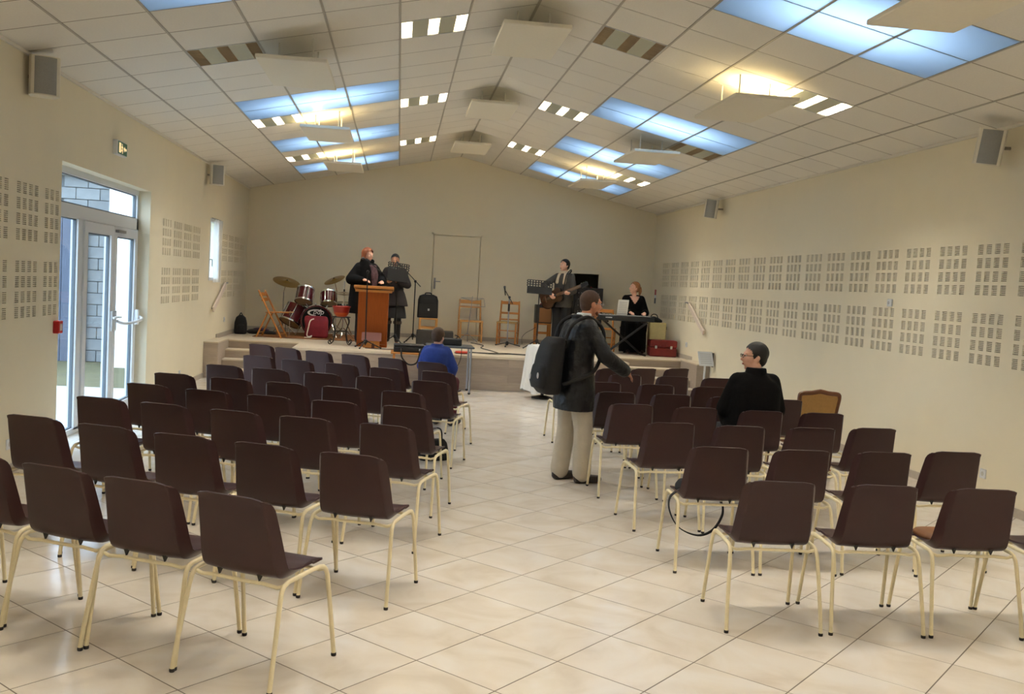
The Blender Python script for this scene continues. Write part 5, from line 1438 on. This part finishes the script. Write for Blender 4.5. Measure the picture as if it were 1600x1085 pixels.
# ---- table on metal legs beside the child; wooden table with a black case
t = thing('dark_table', 'narrow dark-topped table with a grey metal leg before the stage', 'table', (.82, 14.62, 0))
G().rbx(-.36, .36, -.3, .3, .695, .722, .008).build('table_top', mat('slate_laminate', (70, 74, 78), .4), t, 30)
for x in (-.32, .31):
    for y in (-.26, .26):
        l_ = rod('leg', (x, y, .03), (x, y, .695), .016, M_STEEL, t); G().ell((x, y, .02), (.022, .022, .02), None, 10, 6).build('castor', M_RUBBER, l_, 60)
t = thing('projector', 'black projector standing on the dark-topped table', 'projector', (.86, 14.66, .722)); G().rbx(-.14, .14, -.1, .1, 0, .10, .012).build('case', M_BLACKP, t, 30); G().lathe([(.035, 0), (.035, .03), (.028, .035)], 16, TR(-.06, .10, .05) @ rot('X', -90)).build('lens', M_BLACK, t)
G().tube(curve_pts([(.05, 0, .10), (.08, -.02, .14), (.03, -.04, .155), (.09, -.03, .13), (.11, 0, .10)], 5), .007, 6).build('coiled_cable', M_RUBBER, t)
t = thing('wooden_table', 'low orange wooden table carrying a black case before the stage', 'table', (.22, 14.62, 0))
G().rbx(-.29, .29, -.24, .24, .565, .592, .006).build('table_top', M_HONEY, t, 30)
for x in (-.24, .24):
    for y in (-.19, .19): G().rbx(x - .018, x + .018, y - .018, y + .018, 0, .565, .003).build('leg', M_HONEY, t, 30)
t = thing('black_case', 'flat black equipment case on the wooden table', 'case', (.20, 14.62, .592)); G().rbx(-.23, .23, -.16, .16, 0, .085, .012).build('case_body', M_BLACKP, t, 30); G().rbx(-.23, .23, -.16, .16, .088, .115, .01).build('case_lid', M_BLACKP, t, 30); G().bx(.15, .17, -.166, -.16, .03, .06).build('latch', M_REFL, t, None)
G().tube(curve_pts([(-.12, -.165, .05), (-.115, -.262, .02), (-.10, -.285, -.07), (.0, -.29, -.17), (.12, -.285, -.14), (.165, -.262, .02), (.18, -.165, .05)], 6), .012, 6).build('carry_strap', M_NYL, t)
t = thing('red_tambourine', 'red and black round tambourine on the stage edge', 'tambourine', (1.06, 15.40, H)); G().lathe([(.10, 0), (.105, .005), (.105, .035), (.098, .04), (.02, .04)], 28).build('skin_and_frame', mat('red_orange_plastic', (214, 62, 34), .4), t, 50); G().lathe([(.108, -.0), (.108, .012), (.1, .012)], 28).build('black_rim', M_BLACKP, t, 50)

# ---- small table under a white cloth
t = thing('cloth_table', 'small round table under a draped white cloth before the stage', 'table', (2.24, 14.30, 0))
G().lathe([(.02, .775), (.235, .775), (.24, .785), (.235, .798), (.02, .798)], 28).build('table_top', M_PINE, t, 40); rod('stem', (0, 0, .03), (0, 0, .78), .025, M_BLACK, t); G().lathe([(.16, 0), (.16, .02), (.03, .05)], 24).build('foot_plate', M_BLACK, t, 40)
g = G(); n_ = 96; V = []; F = []
rows_ = [(.0, .806), (.12, .806), (.225, .806), (.252, .803), (.262, .78), (.268, .68), (.278, .50), (.290, .30), (.305, .12)]
for k, (r_, z) in enumerate(rows_):
    for j in range(n_):
        a = 2 * PI * j / n_; fold = max(0, (k - 3) / 5) * .045 * (math.sin(a * 11) + .4 * math.sin(a * 5 + 1))
        zz = z + (.035 * math.sin(a * 4 + .6) if k == len(rows_) - 1 else 0); V.append(((r_ + fold) * math.cos(a), (r_ + fold) * math.sin(a), zz))
for k in range(len(rows_) - 1):
    for j in range(n_): F.append((k * n_ + j, k * n_ + (j + 1) % n_, (k + 1) * n_ + (j + 1) % n_, (k + 1) * n_ + j))
g.add(V, F); c_ = g.build('white_tablecloth', mat('white_linen', (226, 226, 224), .85, bump=.15, bscale=120), None, 60); c_.location = (2.24, 14.30, 0)
tag(c_, 'white linen cloth hanging in folds over the small round table', 'tablecloth')

# ---- cables on the stage
M_CABLE = mat('black_cable', (40, 36, 32), .6)
def cable(label, P, r_=.007):
    tag(G().tube(curve_pts(P, 6), r_, 6).build('cable', M_CABLE), label, 'cable', 'cables on the stage floor')
z = H + .008
cable('black cable running along the stage edge past the tambourine', [(.95, 15.5, z), (1.25, 15.62, z), (1.6, 15.52, z), (1.9, 15.66, z), (2.3, 15.58, z), (2.8, 15.7, z)])
cable('second black cable lying beside it on the stage edge', [(1.15, 15.75, z), (1.5, 15.68, z), (1.8, 15.8, z), (2.2, 15.74, z), (2.7, 15.86, z)])
cable('cable from the wire music stand down towards the stage edge', [(1.42, 18.2, z), (1.6, 17.6, z), (1.5, 16.9, z), (1.62, 16.3, z), (1.7, 15.8, z)])
cable('thin cable curling from the rush-seat chair towards the guitarist', [(2.45, 18.55, z), (2.48, 18.85, H + .12), (2.55, 18.8, H + .22), (2.66, 18.7, H + .3), (2.72, 18.62, H + .36)], .005)
cable('cable looping from the lectern microphone stand', [(-.49, 15.58, z), (-.2, 15.5, z), (.1, 15.62, z), (.4, 15.5, z), (.75, 15.56, z)])
cable('cable hanging from the dark table beside the person in blue', [(1.0, 14.55, .694), (.98, 14.5, .5), (.88, 14.45, .3), (.80, 14.42, .08), (.85, 14.40, .008)], .006)

# ================================================================== WALL FITTINGS
def wall_speaker(label, P, side, yaw, tilt):
    t = thing('wall_loudspeaker', label, 'loudspeaker', P, math.radians(yaw), 'loudspeakers on the side walls')
    Mx = rot('Y', 7 if side > 0 else 0) @ rot('X', tilt)
    G().prism([(-.085, .07), (.085, .07), (.112, -.04), (.10, -.085), (.05, -.105), (-.05, -.105), (-.10, -.085), (-.112, -.04)], -.15, .15, Mx).build('cabinet', mat('speaker_cream', (222, 216, 200), .6), t, 30)
    gr = G(); n_ = 9; V = []
    for zz in (-.142, .142):
        for i in range(n_): a = -1 + 2 * i / (n_ - 1); V.append(Mx @ Vector((a * .104, -.112 + .055 * a * a * a * a, zz)))
    gr.add(V, [(i, i + 1, n_ + i + 1, n_ + i) for i in range(n_ - 1)]); gr.build('grille', mat('grille_grey', (150, 150, 146), .6, noise=.1, nscale=200), t, 60)
    d = Vector((XL if side < 0 else XR, P[1], P[2])) - Vector(P); d = Matrix.Rotation(-math.radians(yaw), 3, 'Z') @ d
    G().tube([(0, .06, 0), (d.x * .6, d.y * .6 + .02, 0), d], .014, 8).build('wall_bracket', mat('bracket_grey', (140, 132, 118), .5), t)
wall_speaker('wall loudspeaker between the glass doors and the back rows', (-2.83, 8.0, 3.105), -1, 26, 0)
wall_speaker('wall loudspeaker above the small curtained window', (-2.81, 15.05, 3.10), -1, 24, 0)
wall_speaker('wall loudspeaker on the perforated plain wall over the back rows', (4.96, 7.75, 3.09), 1, -32, 8)
wall_speaker('wall loudspeaker on the perforated plain wall near the stage', (4.96, 15.1, 3.10), 1, -30, 6)
t = thing('exit_sign', 'small green and white running-man exit sign above the glazed door', 'exit sign', (XL, 10.42, 2.87))
G().rbx(0, .05, -.17, .17, -.075, .075, .008).build('housing', M_WHITE, t, 30)
M_GRN = mat('exit_green', (24, 108, 66), .4); M_EXW = mat('exit_glow', (255, 226, 170), .4, emit=.18, ecol=(1, .78, .4))
G().bx(.05, .056, -.15, .15, -.062, .062).build('green_plate', M_GRN, t, None)
fg = G(); Mx = TR(.056, 0, 0) @ rot('Z', 90) @ rot('X', 90)
fg.prism([(-.135, -.05), (-.07, -.05), (-.07, .05), (-.135, .05)], 0, .001, Mx); fg.prism([(.02, .0), (.07, .03), (.07, .012), (.13, .012), (.13, -.012), (.07, -.012), (.07, -.03)], 0, .001, Mx)
fg.ell((.057, -.03, .038), (.001, .011, .011), None, 8, 6)
for a, b in (((-.03, .026), (-.035, -.008)), ((-.035, -.008), (-.012, -.028)), ((-.012, -.028), (-.02, -.052)), ((-.035, -.008), (-.052, -.03)), ((-.052, -.03), (-.066, -.03)), ((-.03, .02), (-.008, .006)), ((-.03, .02), (-.055, .008))): fg.tube([(.0572, a[0], a[1]), (.0572, b[0], b[1])], .005, 5)
fg.build('pictogram', M_EXW, t, None)
t = thing('fire_call_point', 'red fire alarm call point on the wall beside the glazed door', 'alarm box', (XL, 8.73, 1.105)); G().rbx(0, .05, -.052, .052, -.055, .055, .006).build('housing', mat('alarm_red', (190, 28, 30), .4), t, 30); G().bx(.05, .053, -.026, .026, -.03, .03).build('break_glass', M_REFL, t, None)
def socket(label, x, y, z, nx):
    t = thing('wall_socket', label, 'socket', (x, y, z), 0, 'wall sockets'); G().rbx(min(0, nx * .012), max(0, nx * .012), -.041, .041, -.041, .041, .003).build('plate', M_WHITE, t, 30)
    G().lathe([(.02, .0122), (.02, .0135)], 16, rot('Y', 90 * nx)).build('socket_well', mat('socket_grey', (190, 188, 182), .5), t, 30)
socket('white wall socket on the plain wall beside the back rows', XR, 7.73, .27, -1); socket('white wall socket on the glass-door wall beside the back rows', XL, 7.76, .24, 1)
socket('white wall socket above the stage on the plain wall', XR, 16.57, .80, -1); socket('white wall socket above the stage below the small window', XL, 16.9, .83, 1); socket('white wall socket on the glass-door wall before the steps', XL, 13.6, .22, 1)
M_RAIL = mat('rail_pale', (216, 200, 186), .5)
def handrail(label, x, nx, A, B, hook):
    t = thing('handrail', label, 'handrail', (x, 0, 0), 0, 'sloping handrails'); d = Vector((0, B[0] - A[0], B[1] - A[1])); L_ = d.length; ang = math.degrees(math.atan2(d.z, d.y))
    G().rbx(nx * .055 - .016, nx * .055 + .016, 0, L_, -.045, .045, .008, M=TR(0, A[0], A[1]) @ rot('X', ang)).build('rail', M_RAIL, t, 30)
    for f in (.15, .85): q = Vector((0, A[0], A[1])) + d * f; rod('rail_bracket', (0, q.y, q.z - .05), (nx * .05, q.y, q.z - .02), .012, M_STEEL, t)
    G().tube([(nx * .055, B[0], B[1]), (nx * .055, B[0] + hook * .4, B[1] + .03), (nx * .055, B[0] + hook, B[1] + .03)], .012).build('rail_end', M_STEEL, t)
handrail('pale sloping handrail on the wall by the steps under the window', XL, 1, (15.62, 1.04), (16.62, 1.43), .22); handrail('pale sloping handrail on the plain wall by the far steps', XR, -1, (15.5, 1.07), (16.42, 1.52), .22)
t = thing('safety_notice', 'narrow red and white notice on the wall behind the keyboard player', 'sign', (XR - .006, 18.86, 1.62)); G().bx(-.004, .002, -.05, .05, .03, .14).build('red_field', mat('notice_red', (170, 70, 70), .6), t, None); G().bx(-.004, .002, -.05, .05, -.03, .03).build('white_field', M_WHITE, t, None); G().bx(-.004, .002, -.05, .05, -.14, -.03).build('dark_field', mat('notice_dark', (80, 84, 90), .6), t, None)
t = thing('wall_thermostat', 'small pale thermostat between the perforation bands', 'thermostat', (XR, 9.55, 1.72)); G().rbx(-.025, 0, -.04, .04, -.04, .04, .006).build('housing', M_WHITE, t, 30); G().lathe([(.016, 0), (.014, .01)], 14, TR(-.025, 0, 0) @ rot('Y', -90)).build('dial', M_REFL, t, 30)
t = thing('white_notice_stand', 'white slanted notice board on a post beside the far steps', 'notice stand', (4.99, 15.0, 0)); rod('post', (0, 0, .02), (0, 0, .62), .018, M_WHITE, t); G().lathe([(.12, 0), (.12, .015), (.02, .03)], 20).build('foot', M_WHITE, t, 40)
Mx = TR(0, -.02, .67) @ rot('X', -32); G().bx(-.12, .12, -.006, .006, -.13, .13, M=Mx).build('board', M_WHITE, t, None)
bl = G()
for k in range(6): bl.bx(-.09, .09, -.0075, -.006, -.09 + k * .034, -.082 + k * .034, M=Mx)
o = bl.build('print_lines', mat('print_grey', (176, 174, 168), .9), t, None); o['kind'] = 'stuff'
G().bx(.121, .127, -.02, .06, -.13, .10, M=TR(0, -.02, .67)).build('side_cheek', M_BLACK, t, None)

# ================================================================== THINGS AMONG THE CHAIRS
# carved armchair seen from behind
t = thing('armchair', 'brown wooden armchair with gold cloth back beside the plain wall', 'armchair', (4.055, 9.09, 0), math.radians(4)); t.scale = (.88, .9, .97)
M_WALN = mat('walnut', (104, 60, 32), .4, noise=.15, nscale=8, stretch=(2, 2, 10)); M_GOLD = mat('gold_cloth', (172, 134, 80), .85, noise=.08, nscale=40)
out = [(-.20, .44), (-.225, .70), (-.235, .80), (-.215, .835), (-.10, .845), (0, .86), (.10, .845), (.215, .835), (.235, .80), (.225, .70), (.20, .44)]
MB_ = TR(0, -.25, 0) @ rot('X', 8)
fr_ = G().tube([MB_ @ q for q in curve_pts([(x, 0, z) for x, z in out], 4)] + [MB_ @ Vector((0, 0, .44))], .024, 8, True); fr_.build('back_frame', M_WALN, t)
G().prism([(x * .94, z * .985) for x, z in out], -.012, .012, MB_ @ rot('X', 90)).build('back_cloth', M_GOLD, t, None)
G().ell(MB_ @ Vector((0, 0, .872)), (.03, .02, .014), None, 10, 6).build('crest_carving', M_WALN, t, 60)
G().rbx(-.27, .27, -.25, .27, .36, .46, .03).build('seat_cushion', M_GOLD, t, 40); G().rbx(-.275, .275, -.26, .28, .30, .36, .01).build('seat_rail', M_WALN, t, 30)
for x in (-.24, .24):
    G().tube(curve_pts([(x, -.22, .46), (x * 1.1, -.1, .64), (x * 1.12, .12, .64), (x * 1.05, .2, .46)], 5), .02, 8).build('arm_rest', M_WALN, t)
    for y in (-.23, .25): G().tube([(x, y, .31), (x * 1.02, y * 1.05, .12), (x * 1.04, y * 1.1, 0)], [.026, .02, .015], 8).build('leg', M_WALN, t)
def on_seat(name, label, cat, chair, dx, dy, z=.444):
    c = CHAIRS[chair]; a = c.rotation_euler.z; return thing(name, label, cat, (c.location.x + dx * math.cos(a) - dy * math.sin(a), c.location.y + dx * math.sin(a) + dy * math.cos(a), z), a)
t = on_seat('shoulder_bag', 'small black shoulder bag on a chair, strap hanging in a loop', 'bag', ('R', 6, 0), -.06, .07)
g = G(); g.loft([(0, 0, 0, .13, .09), (0, 0, .03, .135, .095), (0, 0, .07, .11, .07)], 18, pw=3); blob('bag_body', g, M_NYL, t, .011, 2)
P_ = curve_pts([(-.11, -.06, .03), (-.19, -.10, -.02), (-.20, -.14, -.10), (-.14, -.16, -.20), (-.02, -.17, -.245), (.08, -.16, -.21), (.14, -.14, -.12), (.15, -.10, -.05)], 6)
sv = G(); V = []
for q in P_: V += [q + Vector((0, -.016, 0)), q + Vector((0, .016, 0))]
sv.add(V, [(2 * i, 2 * i + 1, 2 * i + 3, 2 * i + 2) for i in range(len(P_) - 1)]); so = sv.build('strap', M_NYL, t, 60); md = so.modifiers.new('thick', 'SOLIDIFY'); md.thickness = .005
t = on_seat('tan_pouch', 'flat tan leather pouch lying on a back-row chair seat', 'pouch', ('R', 7, 2), -.08, .06); g = G(); g.loft([(0, 0, 0, .11, .12), (0, 0, .02, .115, .125), (0, 0, .04, .10, .11)], 18, pw=4); blob('pouch_body', g, mat('tan_leather', (120, 78, 44), .55, noise=.1, nscale=14), t, .011, 2); G().bx(-.1, .1, -.128, -.12, .01, .03).build('flap_edge', M_WALN, t, None)
t = on_seat('dark_handbag', 'dark blue handbag on a chair near the steps', 'bag', ('L', 1, 4), .03, .05, .452); g = G(); g.loft([(0, 0, 0, .13, .07), (0, 0, .03, .14, .08), (0, 0, .12, .11, .06), (0, 0, .15, .07, .03)], 18, pw=3); blob('bag_body', g, mat('navy_leather', (30, 36, 48), .5), t, .011, 2); G().tube(curve_pts([(-.07, 0, .13), (0, 0, .22), (.07, 0, .13)], 6), .006).build('bag_handle', M_NYL, t)
t = thing('dark_tote', 'dark cloth bag on the floor under an aisle chair', 'bag', (.40, 8.98, 0), .3); g = G(); g.loft([(0, 0, 0, .14, .08), (0, 0, .04, .15, .09), (0, 0, .16, .13, .06), (0, 0, .20, .10, .03)], 18, pw=3); blob('bag_body', g, M_NYL, t, .012, 2); G().tube(curve_pts([(-.08, 0, .18), (-.04, 0, .29), (.06, 0, .29), (.08, 0, .18)], 5), .007).build('bag_handle', M_NYL, t)
